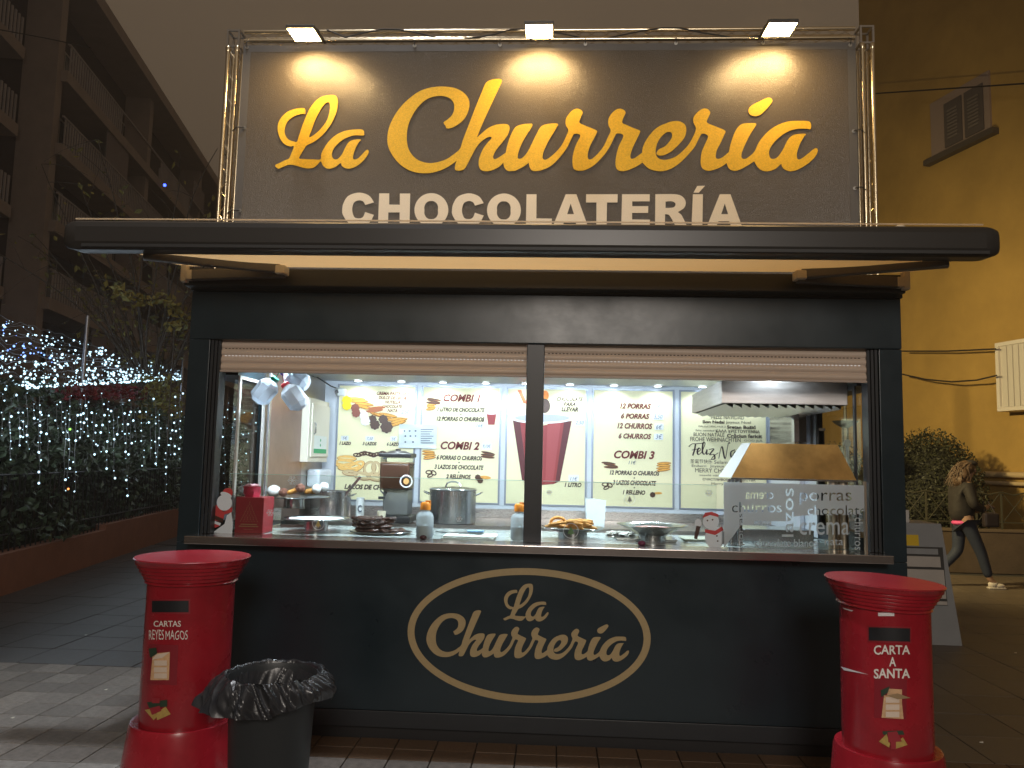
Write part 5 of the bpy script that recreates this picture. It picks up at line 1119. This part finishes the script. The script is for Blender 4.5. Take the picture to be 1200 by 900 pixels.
lb = MB().add([(a.x, cabf(a.z)-.004, a.z), (b.x, cabf(a.z)-.004, a.z), (b.x, cabf(b.z)-.004, b.z), (a.x, cabf(b.z)-.004, b.z)], [(0, 1, 2, 3)]).build('yellow_label', mat('label_yellow', (.75, .5, .02), .5), GC)
mb = MB(); text_px(mb, 'OS', 1064, 1071, 630, 636, 3.115, .02); text_px(mb, '·', 1073.5, 1074.6, 632.5, 633.6, 3.115, .02); mb.build('lettering', M_dkp, lb)
p = atY(1062, 603, 3.2); MB().box(p.x-.03, p.x+.02, 3.18, 3.24, 1.1, 1.22, c=.006).build('white_fitting', mat('fitting_white', (.6, .58, .55), .5), GC)

# ================================================================== LEFT: PLANTER, RAILING, HEDGE, LIGHTS
L = lambda y: -3.05-.19*y
def on_line(px, py, off=0):
    X = -4.5
    for _ in range(12): q = atX(px, py, X); X = .5*X+.5*(L(q.y)+off)
    return atX(px, py, X)
h1 = on_line(20, 646).z; h2 = on_line(120, 616).z
M_terra = mat('terracotta_render', (.26, .115, .07), .85, var=.22, vscale=4, bump=.4, bscale=60)
PW = thing('planter_wall', (L(6), 6, 0), 'low terracotta coloured planter wall stepping up along the left pavement', 'wall')
def seg(y0, y1, h, w=.22):
    mb = MB(); vs = [(L(y), y, z) for z in (-.02, h) for y in (y0, y1)]; vs += [(x-w, y, z) for x, y, z in vs]
    mb.add(vs, [(0, 1, 3, 2), (4, 6, 7, 5), (2, 3, 7, 6), (0, 2, 6, 4), (1, 5, 7, 3)]); return mb
seg(1.5, 6.75, h1).build('low_section', M_terra, PW); seg(6.752, 20, h2).build('high_section', M_terra, PW)
RL = thing('iron_railing', (L(6)-.1, 6, h1), 'dark iron railing on the planter wall half buried in the hedge', 'railing')
M_iron = mat('dark_iron', (.012, .013, .016), .5)
zr_ = on_line(20, 556, -.1).z
mb0 = MB().box(-.006, .006, -.006, .006, 0, 1.0).mesh('upright', M_iron)
y = 3.2; k = 0
while y < 15:
    h = h1 if y < 6.75 else h2; o = put('upright', mb0, RL, False); o.matrix_parent_inverse = full(RL).inverted(); o.location = (L(y)-.1, y, h); o.scale = (1, 1, zr_-h); y += .13
for z in (zr_, (h2+.12)):
    MB().tube([(L(3.2)-.1, 3.2, z), (L(15)-.1, 15, z)], .012, 6).build('rail', M_iron, RL)
M_leafA = mat('hedge_leaf', (.05, .078, .045), .42, var=.4, vscale=3, rand=.5); M_leafB = mat('red_creeper_leaf', (.14, .008, .012), .6, rand=.6); M_leafC = mat('yellow_green_leaf', (.22, .2, .05), .55, rand=.4)
rh = random.Random(21)
def hedge_pt():
    y = 2.6+14*rh.random()**1.1; d = .12+rh.random()**1.8*.7; u = rh.random(); top = 2.33+.12*math.sin(y*1.7)+.08*math.sin(y*4.1)
    z = .5+(top-.5)*u; bulge = .1*math.sin(y*2.3+z*3)+.08*math.sin(z*5+y); 
    if z < 1.25 and rh.random() < .45: z += .8
    return Vector((L(y)-d+bulge+.05, y, z))
HG = thing('hedge', (L(7)-.4, 7, .3), 'dark leafy hedge behind the railing hung with icicle lights', 'hedge')
mb = MB(); leaves(mb, 15000, hedge_pt, .11); o = mb.build('foliage', M_leafA, HG); o['kind'] = 'stuff'
mb = MB()
for k in range(30):
    y = 3.5+k*.4; x = L(y)-.3; pts = [(x, y, .3)]
    for q in range(6): pts.append((x+rh.uniform(-.12, .12), y+rh.uniform(-.15, .15)*q, .3+.33*(q+1)))
    mb.tube(pts, [.02-.002*i for i in range(7)], 5)
mb.build('stems', mat('stem_bark', (.05, .038, .028), .9), HG)
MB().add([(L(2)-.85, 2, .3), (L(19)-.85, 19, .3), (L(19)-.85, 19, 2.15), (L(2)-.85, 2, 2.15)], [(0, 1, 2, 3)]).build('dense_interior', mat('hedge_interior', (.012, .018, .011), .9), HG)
mb = MB()
def redp(): q = on_line(rh.uniform(72, 165), rh.uniform(453, 467), -.1); return q+Vector((rh.uniform(-.2, .1), rh.uniform(-.2, .2), 0))
leaves(mb, 300, redp, .1); o = mb.build('creeper', M_leafB); tag(o, 'red leaved creeper spreading on top of the hedge', 'creeper', kind='stuff')
mb = MB()
def yelp():
    q = on_line(rh.uniform(165, 214), rh.uniform(440, 490), -.05); return q
leaves(mb, 260, yelp, .13); o = mb.build('ivy', M_leafC); tag(o, 'yellow green ivy leaves near the far end of the hedge', 'ivy', kind='stuff')
# lights
M_bw = [emit('bulb_white', (.55, .84, 1), 2.6, False), emit('bulb_blue', (.2, .38, 1), 3.2, False)]
bm_ = [MB().ball((0, 0, 0), 1, 6, 4).mesh('bulb', m) for m in M_bw]
def light_set(name, label, pts, wires, grp):
    t = thing(name, tuple(pts[0][0]), label, 'string lights', grp)
    wires.build('wire', mat('pale_wire', (.25, .27, .28), .5), t)
    pts.sort(key=lambda q: (q[0]-CAMP).length)
    rest = MB()
    for k, (q, m, s) in enumerate(pts):
        if k < 290:
            o = put('bulb', bm_[m], t); o.location = q; o.scale = (s, s, s)
        else: rest.ball(q, s, 6, 4)
    if rest.v: rest.build('bulbs', M_bw[0], t)['kind'] = 'stuff'
pts = []; wr = MB(); rl = random.Random(4)
def ytop(px): return 372+px*.295
def ybot(px): return 457-px*.06
for k in range(700):
    px = rl.uniform(-6, 212); v = rl.random()**1.7; py = ybot(px)+(ytop(px)-ybot(px))*v
    pts.append((on_line(px, py, -.15-1.3*v), 1 if v > .45 and px < 110 and rl.random() < .6 else 0, rl.choice((.004, .006, .008, .011, .014))*(1.2 if v < .25 else 1)*(1.1 if v > .3 else .9)*(1+px/400)))
for k in range(14):
    v = k/13; l = []
    for px in range(-8, 216, 8): py = ybot(px)+(ytop(px)-ybot(px))*v; l.append(on_line(px, py, -.16-1.3*v)+Vector((0, 0, rl.uniform(-.05, .05))))
    wr.tube(l, .004, 4)
light_set('net_lights', 'canopy net of white and blue lights stretched above the hedge', pts, wr, None)
pts = []; wr = MB()
px = -4.
while px < 314:
    y0 = 468+rl.uniform(-8, 22); n = rl.randint(3, 10); l = []; y = y0; x = px
    for q in range(n):
        x += rl.uniform(-1.6, 1.6); l.append(on_line(x, y, .08)); 
        if rl.random() < .85: pts.append((on_line(x+rl.uniform(-2, 2), y, .09), 0, rl.choice((.004, .006, .009, .013))*(1+max(0, px)/500)))
        y += rl.uniform(7, 14)
    if len(l) > 1: wr.tube(l, .0035, 4)
    px += rl.uniform(4, 7.5)
light_set('icicle_lights', 'strands of white icicle lights hanging down the hedge front', pts, wr, None)
for (x, y, c, lab) in ((80, 573, (1, .3, .08), 'small orange light low in the hedge'), (82, 503, (.3, 1, .1), 'tiny green light in the hedge below the post')):
    q = on_line(x, y, .02); o = MB().ball(q, .014, 8, 6).build('coloured_bulb', emit('bulb_'+lab[6:9], c, 3, False)); tag(o, lab, 'light bulb')
for (px, yt, yb, lab) in ((103, 370, 466, 'thin steel post holding the light net nearest the left'), (215, 416, 486, 'thin steel post holding the light net beside the kiosk corner')):
    a = on_line(px, yt, -.35); o = MB().tube([(a.x, a.y, h2*0), (a.x, a.y, a.z)], .028, 10).build('steel_post', mat('galvanised', (.35, .36, .38), .4, .8)); tag(o, lab, 'post', 'steel posts of the light net')

for y in (3.6, 5, 6.6, 8.4, 10.5, 13):
    lamp('string_light_glow', 'POINT', (L(y)+.25, y, 1.75), None, 5.5, (.75, .88, 1), .3); lamp('net_light_glow', 'POINT', (L(y)-.6, y, 3.0), None, 7, (.6, .75, 1), .3)
# ------------------------------------------------------------------ apartment building
D0 = Vector((-.196, .98, 0)).normalized(); N0 = Vector((D0.y, -D0.x, 0))      # along facade, towards street
P0 = CAMP+ray(42, 541)*29; P0.z = 0
def fac(t, n, z): return P0+D0*t+N0*n+Vector((0, 0, z))
def fbox(mb, t0, t1, n0, n1, z0, z1):
    vs = [fac(t, n, z) for z in (z0, z1) for n in (n0, n1) for t in (t0, t1)]
    mb.add(vs, [(0, 2, 3, 1), (4, 5, 7, 6), (0, 1, 5, 4), (2, 6, 7, 3), (0, 4, 6, 2), (1, 3, 7, 5)]); return mb
AB = thing('apartment_block', tuple(fac(20, -1.5, 0)), 'dark apartment block with long balconies rising over the hedge', 'building')
M_bwall = mat('brown_brick_wall', (.07, .045, .038), .85, var=.25, vscale=3); M_slab = mat('pale_concrete', (.38, .31, .27), .8, var=.2, vscale=1.5); M_rail = mat('slat_railing', (.4, .36, .36), .6, var=.3, vscale=.6)
M_wfr = mat('window_frame_pale', (.45, .42, .4), .6); M_wgl = mat('dark_window', (.02, .022, .03), .15)
fbox(MB(), -.3, 70, -14, -1.5, 0, 20.2).build('wall', M_bwall, AB); fbox(MB(), -24, -.3, -14, -2.8, 0, 20.2).build('recessed_wall', M_bwall, AB)
e_ = fbox(MB(), -24, 70, -3, .25, 20.2, 20.75); e_.build('eaves', M_slab, AB)
for zi, z in enumerate((4.4, 7.4, 10.4, 13.45, 16.4)):
    s_ = fbox(MB(), 0, 70, -1.49, .0, z-.45, z); fbox(s_, -24, -1.5, -2.79, -.9, z-.45, z); s_.build('balcony_slab', M_slab, AB)
    r = MB(); t = .2
    while t < 66:
        if (t//6) % 2 == 0 or zi % 2: fbox(r, t, t+.1, -.06, -.02, z, z+1.05)
        t += .24 if t < 30 else .5
    fbox(r, 0, 68, -.08, .0, z+1.05, z+1.12); t = -20
    while t < -1.6: fbox(r, t, t+.1, -.98, -.93, z, z+1.05); t += .26
    r.build('balcony_railing', M_rail, AB)
    for q in range(9):
        t0 = 2.2+q*7.2; w = MB(); fbox(w, t0, t0+1.7, -1.5, -1.44, z, z+2.25); o = w.build('window', M_wfr, AB)
        g2 = MB(); fbox(g2, t0+.12, t0+.8, -1.44, -1.43, z+.1, z+2.15); fbox(g2, t0+.9, t0+1.58, -1.44, -1.43, z+.1, z+2.15); g2.build('pane', M_wgl, o)
        if (q+zi) % 3 == 0: fbox(MB(), t0+2.4, t0+5.2, -.12, -.08, z+1.13, z+2.5).build('awning_cloth', mat('striped_cloth', (.24, .2, .2), .9, var=.4, vscale=6, stretch=(8, 8, .1)), AB)
for t in (-.35, 10.5, 21, 33, 45): fbox(MB(), t, t+.55, -1.49, -.25, 0, 20.2).build('pillar', M_slab, AB)
fbox(MB(), -6.2, -5.4, -2.79, -1.2, 0, 20.2).build('pillar', M_slab, AB)

# ------------------------------------------------------------------ tree behind the hedge
TRE = thing('young_tree', (-5.6, 10.2, 0), 'sparse autumn tree with long thin branches beside the kiosk', 'tree')
M_bark = mat('tree_bark', (.09, .075, .06), .9, var=.3, vscale=20)
rt3 = random.Random(9); tw = MB(); tips = []
MB().tube([(-5.6, 10.2, 0), (-5.55, 10.2, 1.5), (-5.62, 10.25, 2.6)], [.1, .08, .07], 8).build('trunk', M_bark, TRE)
for k in range(34):
    a = rt3.uniform(0, 6.28); p = Vector((-5.6, 10.2, 2.2+rt3.uniform(0, .6))); d = Vector((math.cos(a)*.45, math.sin(a)*.4, 1)).normalized(); l = [p.copy()]; n = rt3.randint(8, 15)
    for q in range(n): d = (d+Vector((rt3.uniform(-.12, .12)+.02*math.cos(a), rt3.uniform(-.12, .12), -.03))).normalized(); p = p+d*.33; l.append(p.copy()); tips.append((p.copy(), q/n))
    tw.tube(l, [.022*(1-i/(n+2))+.004 for i in range(len(l))], 5)
    for q in range(4):
        s = l[rt3.randint(3, len(l)-1)]; e2 = Vector((rt3.uniform(-1, 1), rt3.uniform(-.6, .6), rt3.uniform(-.3, .8))).normalized(); m2 = [s, s+e2*.35, s+e2*.7+Vector((0, 0, -.05)), s+e2*1.05+Vector((0, 0, -.18))]; tw.tube(m2, [.007, .006, .004, .003], 4); tips += [(x, 1) for x in m2[1:]]
tw.build('branches', M_bark, TRE)
mb = MB()
def tp():
    q = rt3.choice(tips)[0]; return q+Vector((rt3.uniform(-.12, .12), rt3.uniform(-.12, .12), rt3.uniform(-.14, .02)))
leaves(mb, 620, tp, .13); o = mb.build('crown', M_leafC, TRE); o['kind'] = 'stuff'
# leafy arc of yellow leaves seen beside the kiosk corner
mb = MB()
arc = [(140, 340), (152, 346), (165, 351), (178, 352), (190, 349), (200, 352), (205, 360), (210, 370), (214, 378), (205, 380)]
def ap(): q = rt3.choice(arc); z_ = atX(q[0]+rt3.uniform(-6, 6), q[1]+rt3.uniform(-5, 6), -4.6); return z_
leaves(mb, 130, ap, .16); l = [atX(x, y, -4.6) for x, y in arc]; VN = thing('vine', tuple(l[0]), 'arching vine of yellow green leaves left of the kiosk fascia', 'vine'); mb.build('vine_leaves', mat('lit_leaf', (.3, .27, .08), .55, rand=.35), VN)['kind'] = 'stuff'
MB().tube(l+[Vector((l[-1].x, l[-1].y, 1.8))], .012, 5).build('stem', M_bark, VN)
q = atX(193, 217, -5.6); o = MB().ball(q, .03, 8, 6).build('blue_light', emit('bulb_deep_blue', (.05, .1, 1), 6, False)); tag(o, 'small deep blue light high in the tree branches', 'light bulb')

# ================================================================== RIGHT: OCHRE HOUSE
WD = Vector((-.28, .96, 0)).normalized(); WN = Vector((-WD.y, WD.x, 0))          # wall direction, normal towards camera side
WP = atY(1130, 520, 11.5); WP.z = 0
def wpt(px, py, off=0):
    r = ray(px, py); o = WP+WN*off; return CAMP+r*((o-CAMP).dot(WN)/r.dot(WN))
def wf(t, n, z): return WP+WD*t+WN*n+Vector((0, 0, z))
def wbox(mb, t0, t1, n0, n1, z0, z1):
    vs = [wf(t, n, z) for z in (z0, z1) for n in (n0, n1) for t in (t0, t1)]
    mb.add(vs, [(0, 2, 3, 1), (4, 5, 7, 6), (0, 1, 5, 4), (2, 6, 7, 3), (0, 4, 6, 2), (1, 3, 7, 5)]); return mb
OH = thing('ochre_house', tuple(wf(0, 0, 0)), 'tall ochre yellow house wall on the right with one shuttered window', 'building')
M_och = mat('ochre_render', (.46, .29, .08), .85, var=.28, vscale=.7, bump=.3, bscale=15)
wbox(MB(), -11, 2.85, -8, 0, -.02, 16.5).build('wall', M_och, OH); wbox(MB(), 2.852, 8, -8, -.02, -.02, 6).build('side_wing', M_och, OH)
def wq(px, py): q = wpt(px, py); return (q-WP).dot(WD), q.z
t0, z0 = wq(1094, 187); t1, _ = wq(1163, 149); zt = wq(1110, 112)[1]
sf = wbox(MB(), t1, t0, .001, .05, z0, zt).build('window', mat('plaster_surround', (.36, .27, .22), .8), OH)
ta, za = wq(1111, 174); tb, _ = wq(1156, 140); zb_ = wq(1113, 121)[1]
for a, b in ((ta, (ta+tb)/2+.04), ((ta+tb)/2-.04, tb)):
    s = wbox(MB(), b, a, .051, .08, za, zb_).build('shutter', mat('grey_shutter', (.12, .1, .09), .7), OH)
    lv = MB(); n = 9
    for k in range(n):
        z = za+.15+(zb_-za-.3)*k/n; wbox(lv, b+.1, a-.1, .081, .1, z, z+(zb_-za-.3)/n*.55)
    lv.build('louvre', mat('louvre_grey', (.2, .17, .15), .7), s)
wbox(MB(), t1-.15, t0+.12, .001, .16, z0-.12, z0-.001).build('sill', mat('dark_sill', (.1, .08, .06), .7), OH)
PP = thing('wall_pipes', tuple(wf(-2, .1, 1.5)), 'pair of cream pipes running along the ochre wall above the railing', 'pipes')
for py, r in ((556, .055), (566, .04)):
    q = wpt(1165, py, .12); MB().tube([wf(-9, .12, q.z), wf(-.6, .12, q.z)], r, 12).build('pipe', mat('cream_pipe', (.55, .42, .25), .5), PP)
LV = thing('louvred_box', tuple(wpt(1183, 440, .4)), 'white louvred box hanging on the ochre wall at the right edge', 'louvred box')
ta = (wpt(1167, 440, .45)-WP).dot(WD); tb = ta-1.6; zt, zb = wpt(1168, 402, .45).z, wpt(1172, 482, .45).z
wbox(MB(), tb, ta, .001, .40, zb, zt).build('case', mat('box_white', (.6, .56, .52), .6), LV)
f = MB(); wbox(f, tb, ta, .4005, .45, zt-.07, zt); wbox(f, tb, ta, .4005, .45, zb, zb+.07); wbox(f, ta-.07, ta, .4005, .449, zb+.071, zt-.071); f.build('frame', mat('frame_white', (.68, .63, .58), .6), LV)
t = ta-.12
while t > tb+.1: wbox(MB(), t-.1, t, .401, .425, zb+.08, zt-.08).build('slat', MATS['box_white'], LV); t -= .125
for (pp, lab) in (([(1020, 110), (1110, 104), (1215, 97)], 'taut cable crossing high in front of the ochre wall'), ([(1055, 411.5), (1110, 411.5), (1167, 409)], 'upper cable running to the louvred box'), ([(1055, 438), (1085, 444.5), (1115, 447.5), (1145, 445.5), (1168, 440)], 'sagging cable below the upper one on the ochre wall'), ([(-5, 34), (55, 45), (106, 56)], 'thin cable across the eaves of the apartment block')):
    l = [wpt(x, y, .6) for x, y in pp] if pp[0][0] > 500 else [CAMP+ray(x, y)*22 for x, y in pp]
    tag(MB().tube(l, .016, 5).build('cable', mat('cable_dark', (.03, .022, .018), .7)), lab, 'cable')
# low wall, railing, bush
LW = MB().box(4.6, 14, 8.54, 8.8, -.02, .64, c=.01).build('low_wall', mat('brown_stone', (.075, .052, .036), .85, var=.25, vscale=4, bump=.4, bscale=30)); tag(LW, 'low brown stone wall under the lattice railing', 'wall')
MB().box(4.58, 14.02, 8.52, 8.82, .641, .68, c=.006).build('coping', mat('coping_stone', (.11, .08, .055), .8), LW)
LR = thing('lattice_railing', (9, 8.66, .68), 'low iron railing with crossed bars and wavy top rail', 'railing')
Mg = mat('railing_green', (.045, .042, .028), .5); zlo, zhi = .8, 1.26
x = 6.77; 
wv = []
while x < 13:
    big = abs(x-8.77) < .01 or abs(x-6.77) < .01
    MB().box(x-(.022 if big else .013), x+(.022 if big else .013), 8.645, 8.675, .68, zhi+(.12 if big else .0), c=.003).build('post', Mg, LR)
    for s in (0, 1): bar(MB(), (x+.02, 8.66+.008*s, (zlo, zhi)[s]), (x+.38, 8.66+.008*s, (zhi, zlo)[s]), .012, .014).build('cross_bar', Mg, LR)
    for q in range(4): wv.append((x+.1*q, 8.66, zhi+.022*math.cos(q*math.pi/2)))
    x += .4
MB().tube(wv, .012, 6).build('top_rail', Mg, LR); MB().box(6.7, 13, 8.65, 8.67, zlo-.02, zlo).build('bottom_rail', Mg, LR)
rb = random.Random(2)
def bush(cx, cy, rx, ry, h, n, label):
    t = thing('bush', (cx, cy, .6), label, 'bush'); mb = MB()
    def f():
        th = rb.uniform(0, 6.28); ph = math.acos(rb.uniform(-.5, 1)); q = rb.uniform(.82, 1.02)*(1+.05*math.sin(5*th+3*ph)); return Vector((cx+rx*q*math.sin(ph)*math.cos(th), cy+ry*q*math.sin(ph)*math.sin(th), .9+(h-.9)*q*math.cos(ph) if math.cos(ph) > 0 else .9+.9*math.cos(ph)))
    leaves(mb, n, f, .055); mb.build('foliage', M_bush, t)['kind'] = 'stuff'
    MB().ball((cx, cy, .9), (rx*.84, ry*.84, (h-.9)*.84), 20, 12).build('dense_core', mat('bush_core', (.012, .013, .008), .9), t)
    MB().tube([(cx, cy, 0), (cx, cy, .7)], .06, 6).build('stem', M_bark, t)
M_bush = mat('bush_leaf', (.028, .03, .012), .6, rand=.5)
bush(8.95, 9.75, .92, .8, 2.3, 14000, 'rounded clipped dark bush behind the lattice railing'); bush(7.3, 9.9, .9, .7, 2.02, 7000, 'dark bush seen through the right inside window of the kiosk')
a = atY(990, 470, 8); zt = a.z
IP = thing('lamp_standard', (a.x, 8, 0), 'black iron standard with a shallow dish outside the right kiosk window', 'lamp standard')
MB().tube([(a.x, 8, 0), (a.x, 8, atY(990, 500, 8).z)], .05, 8).build('stem', M_iron, IP); MB().tube([(a.x, 8, atY(990, 500, 8).z), (a.x, 8, zt+.8)], .025, 8).build('rod', M_iron, IP)
zd = atY(990, 497, 8).z; MB().lathe([(.05, zd-.06), (.15, zd), (.2, zd+.05), (.19, zd+.05), (.0, zd+.0)], 20, T(a.x, 8, 0)).build('dish', M_iron, IP)

# ================================================================== PERSON WALKING
def skin(name, joints, edges, m, parent, sub=2):
    me = bpy.data.meshes.new(name); me.from_pydata([j[0] for j in joints], edges, []); o = bpy.data.objects.new(name, me); COL.objects.link(o)
    md = o.modifiers.new('skin', 'SKIN'); md.use_smooth_shade = True
    for i, j in enumerate(joints): r = j[1] if isinstance(j[1], tuple) else (j[1], j[1]); me.skin_vertices[0].data[i].radius = r
    me.skin_vertices[0].data[0].use_root = True
    sb = o.modifiers.new('sub', 'SUBSURF'); sb.levels = sub; sb.render_levels = sub
    dg = bpy.context.evaluated_depsgraph_get(); m2 = bpy.data.meshes.new_from_object(o.evaluated_get(dg)); bpy.data.objects.remove(o)
    m2.name = name; m2.materials.clear(); m2.materials.append(m); return put(name, m2, parent)
px0 = atZ(1133, 688, 0); PX, PY = px0.x, px0.y
PE = thing('person', (PX, PY, 0), 'person in a dark jacket and jeans walking right with head bowed over a phone', 'person')
def W_(x, y, z): return (PX+x, PY+y, z)
M_skin = mat('skin', (.3, .18, .12), .5)
J = [(W_(-.02,0,.95),.12),(W_(-.03,0,1.12),.12),(W_(-.02,0,1.32),.14),(W_(.03,0,1.46),.055),(W_(.06,0,1.53),.06),(W_(.085,0,1.62),(.085,.08)),(W_(.08,0,1.68),.07),
     (W_(0,-.17,1.4),.055),(W_(.02,-.22,1.15),.045),(W_(.22,-.12,1.1),.036),(W_(.29,-.08,1.13),.03),
     (W_(0,.17,1.4),.055),(W_(.0,.22,1.14),.045),(W_(.2,.14,1.04),.036),(W_(.27,.1,1.06),.03),
     (W_(.0,-.09,.88),.085),(W_(.16,-.09,.5),.06),(W_(.27,-.09,.12),.042),(W_(.36,-.09,.05),.035),
     (W_(-.03,.09,.88),.085),(W_(-.06,.09,.48),.06),(W_(-.33,.09,.2),.042),(W_(-.28,.09,.1),.035),
     ]
E = [(0,1),(1,2),(2,3),(3,4),(4,5),(5,6),(2,7),(7,8),(8,9),(9,10),(2,11),(11,12),(12,13),(13,14),(0,15),(15,16),(16,17),(17,18),(0,19),(19,20),(20,21),(21,22)]
skin('body', J, E, M_skin, PE)
for s, hx in ((-1, 10), (1, 14)):
    h = Vector(J[hx][0])
    for k in range(5):
        l = [h, h+Vector((.035, (k-2)*.014, .008-.004*abs(k-2))), h+Vector((.062, (k-2)*.016, -.006)), h+Vector((.075, (k-2)*.014, -.022))] if k else [h, h+Vector((.01, .03*-s, .02)), h+Vector((.035, .035*-s, .025))]
        MB().tube(l, [.009, .0085, .008, .006][:len(l)], 6).build('finger', M_skin, PE)
M_jac = mat('dark_jacket', (.012, .009, .008), .8, var=.5, vscale=12, bump=1, bscale=9)
Jk = [(W_(-.03,0,.86),(.175,.195)),(W_(-.04,0,1.15),(.16,.18)),(W_(-.03,0,1.32),(.17,.19)),(W_(.0,0,1.43),.1),(W_(.02,0,1.48),.085),
      (W_(-.02,-.18,1.38),.085),(W_(.0,-.25,1.14),.07),(W_(.21,-.14,1.08),.055),(W_(-.02,.18,1.38),.085),(W_(-.02,.25,1.13),.07),(W_(.19,.16,1.03),.055)]
skin('jacket', Jk, [(0,1),(1,2),(2,3),(3,4),(2,5),(5,6),(6,7),(2,8),(8,9),(9,10)], M_jac, PE)
skin('pink_top', [(W_(-.02,0,.83),(.15,.175)),(W_(-.025,0,.95),(.16,.18))], [(0,1)], mat('pink_cloth', (.5, .06, .2), .7), PE)
M_jean = mat('denim', (.014, .02, .04), .8, var=.3, vscale=14)
skin('jeans', [(W_(-.02,0,.98),(.15,.165)),(W_(.01,-.09,.84),.1),(W_(.16,-.09,.5),.078),(W_(.26,-.09,.14),.06),(W_(-.03,.09,.84),.1),(W_(-.06,.09,.48),.078),(W_(-.32,.09,.22),.06)], [(0,1),(1,2),(2,3),(0,4),(4,5),(5,6)], M_jean, PE)
for (x, y, z, ry) in ((.31, -.09, .045, 0), (-.3, .09, .1, .7)):
    sh = MB(); Ms = Matrix.Translation(W_(x, y, z)) @ Matrix.Rotation(ry, 4, 'Y')
    sh.ball((.0, 0, .01), (.07, .045, .055), 14, 8, M=Ms); sh.ball((.075, 0, -.005), (.085, .046, .036), 14, 8, M=Ms); sh.box(-.07, .155, -.045, .045, -.045, -.022, M=Ms, c=.01)
    sh.build('shoe', mat('white_shoe', (.5, .45, .4), .6), PE)
M_hair = mat('light_brown_hair', (.07, .038, .018), .6, var=.5, vscale=60, bump=.8, bscale=80, stretch=(1, 1, .2))
hb = MB(); hb.ball((PX+.045, PY, 1.655), (.115, .11, .105), 18, 12, jit=.04); hb.ball((PX-.03, PY-.02, 1.56), (.1, .12, .13), 16, 10, jit=.06); hb.ball((PX-.08, PY-.03, 1.48), (.08, .11, .1), 14, 8, jit=.08)
rhh = random.Random(8)
for k in range(300):
    a = rhh.uniform(1.2, 5.1); s0 = Vector((PX+.045+.1*math.cos(a)*rhh.uniform(.6, 1), PY+.1*math.sin(a)*rhh.uniform(.7, 1), 1.69+rhh.uniform(-.03, .05)))
    d1 = Vector((-.07+rhh.uniform(-.05, .04), rhh.uniform(-.05, .05), -.12)); d2 = Vector((-.04+rhh.uniform(-.05, .06), rhh.uniform(-.04, .04), -.1-rhh.uniform(0, .08)))
    hb.tube([s0, s0+d1*.5+Vector((-.02, 0, 0)), s0+d1, s0+d1+d2], [.004, .005, .004, .001], 4)
hb.build('hair', M_hair, PE)
fc = MB(); fc.ball((PX+.165, PY, 1.61), (.022, .014, .018), 8, 6); [fc.ball((PX+.125, PY+s*.082, 1.63), (.012, .01, .02), 8, 6) for s in (-1, 1)]; fc.build('nose_and_ears', M_skin, PE)
fe = MB(); [fe.ball((PX+.155, PY+s*.033, 1.64), .009, 8, 6) for s in (-1, 1)]; fe.build('eyes', M_blk, PE); MB().ball((PX+.155, PY, 1.575), (.006, .022, .005), 8, 6).build('mouth', mat('lip', (.35, .1, .09), .5), PE)
hd = MB().ball((PX+.1, PY, 1.72), (.1, .095, .05), 16, 8); hd.build('cap', mat('dark_cap', (.015, .012, .012), .8), PE)
PH = thing('phone', (PX+.36, PY, 1.12), 'dark phone held in front of the walking person', 'phone'); MB().box(-.04, .04, -.035, .035, -.004, .004, M=T(PX+.37, PY, 1.115, 0, 0, .5), c=.002).build('case', M_blk, PH)
HB = thing('handbag', (PX+.2, PY-.24, .9), 'small dark handbag hanging on the arm of the walking person', 'handbag')
MB().box(-.1, .1, -.05, .05, -.11, .09, M=T(PX+.22, PY-.25, .96), c=.03).build('bag', mat('dark_leather', (.02, .014, .015), .45), HB); MB().tube([(PX+.14, PY-.25, 1.05), (PX+.16, PY-.2, 1.2), (PX+.22, PY-.2, 1.2), (PX+.28, PY-.25, 1.05)], .008, 6).build('strap', MATS['dark_leather'], HB)

# street lamps beyond the picture; the post behind the camera is added for the fill
def street_lamp(x, y, h, lab, tx=0, ty=0):
    t = thing('street_lamp', (x, y, 0), lab, 'street lamp'); MB().lathe([(.09, 0), (.08, .6), (.05, .7), (.04, h+.35)], 12, T(x, y, 0)).build('post', M_iron, t)
    if tx or ty: MB().tube([(x, y, h+.3), (x+tx, y+ty, h+.25)], .03, 8).build('arm', M_iron, t)
    MB().lathe([(.16, .0), (.18, .05), (.1, .14), (.02, .16)], 16, T(x+tx, y+ty, h+.1)).build('head', M_iron, t)
street_lamp(2.9, -10.3, 4.6, 'unseen iron lamp post added behind the camera for the frontal fill light', 0, .8); street_lamp(-3.2, -2.2, 9, 'tall street lamp whose arm reaches over the square', 3.8, .65); street_lamp(4.0, 6.1, 3.6, 'street lamp standing behind the kiosk and lighting the ochre wall', .3, -.6)

# ================================================================== NIGHT HAZE
hz = MB().box(-50, 45, -13, 112, -1.2, 24).build('haze', None); tag(hz, kind='stuff')
m = bpy.data.materials.new('haze_air'); m.use_nodes = True; n = m.node_tree; n.nodes.clear(); o = n.nodes.new('ShaderNodeOutputMaterial'); v = n.nodes.new('ShaderNodeVolumePrincipled')
v.inputs['Density'].default_value = .0038; v.inputs['Color'].default_value = (.9, .8, .68, 1); v.inputs['Anisotropy'].default_value = .6
n.links.new(v.outputs[0], o.inputs['Volume']); hz.data.materials.append(m)
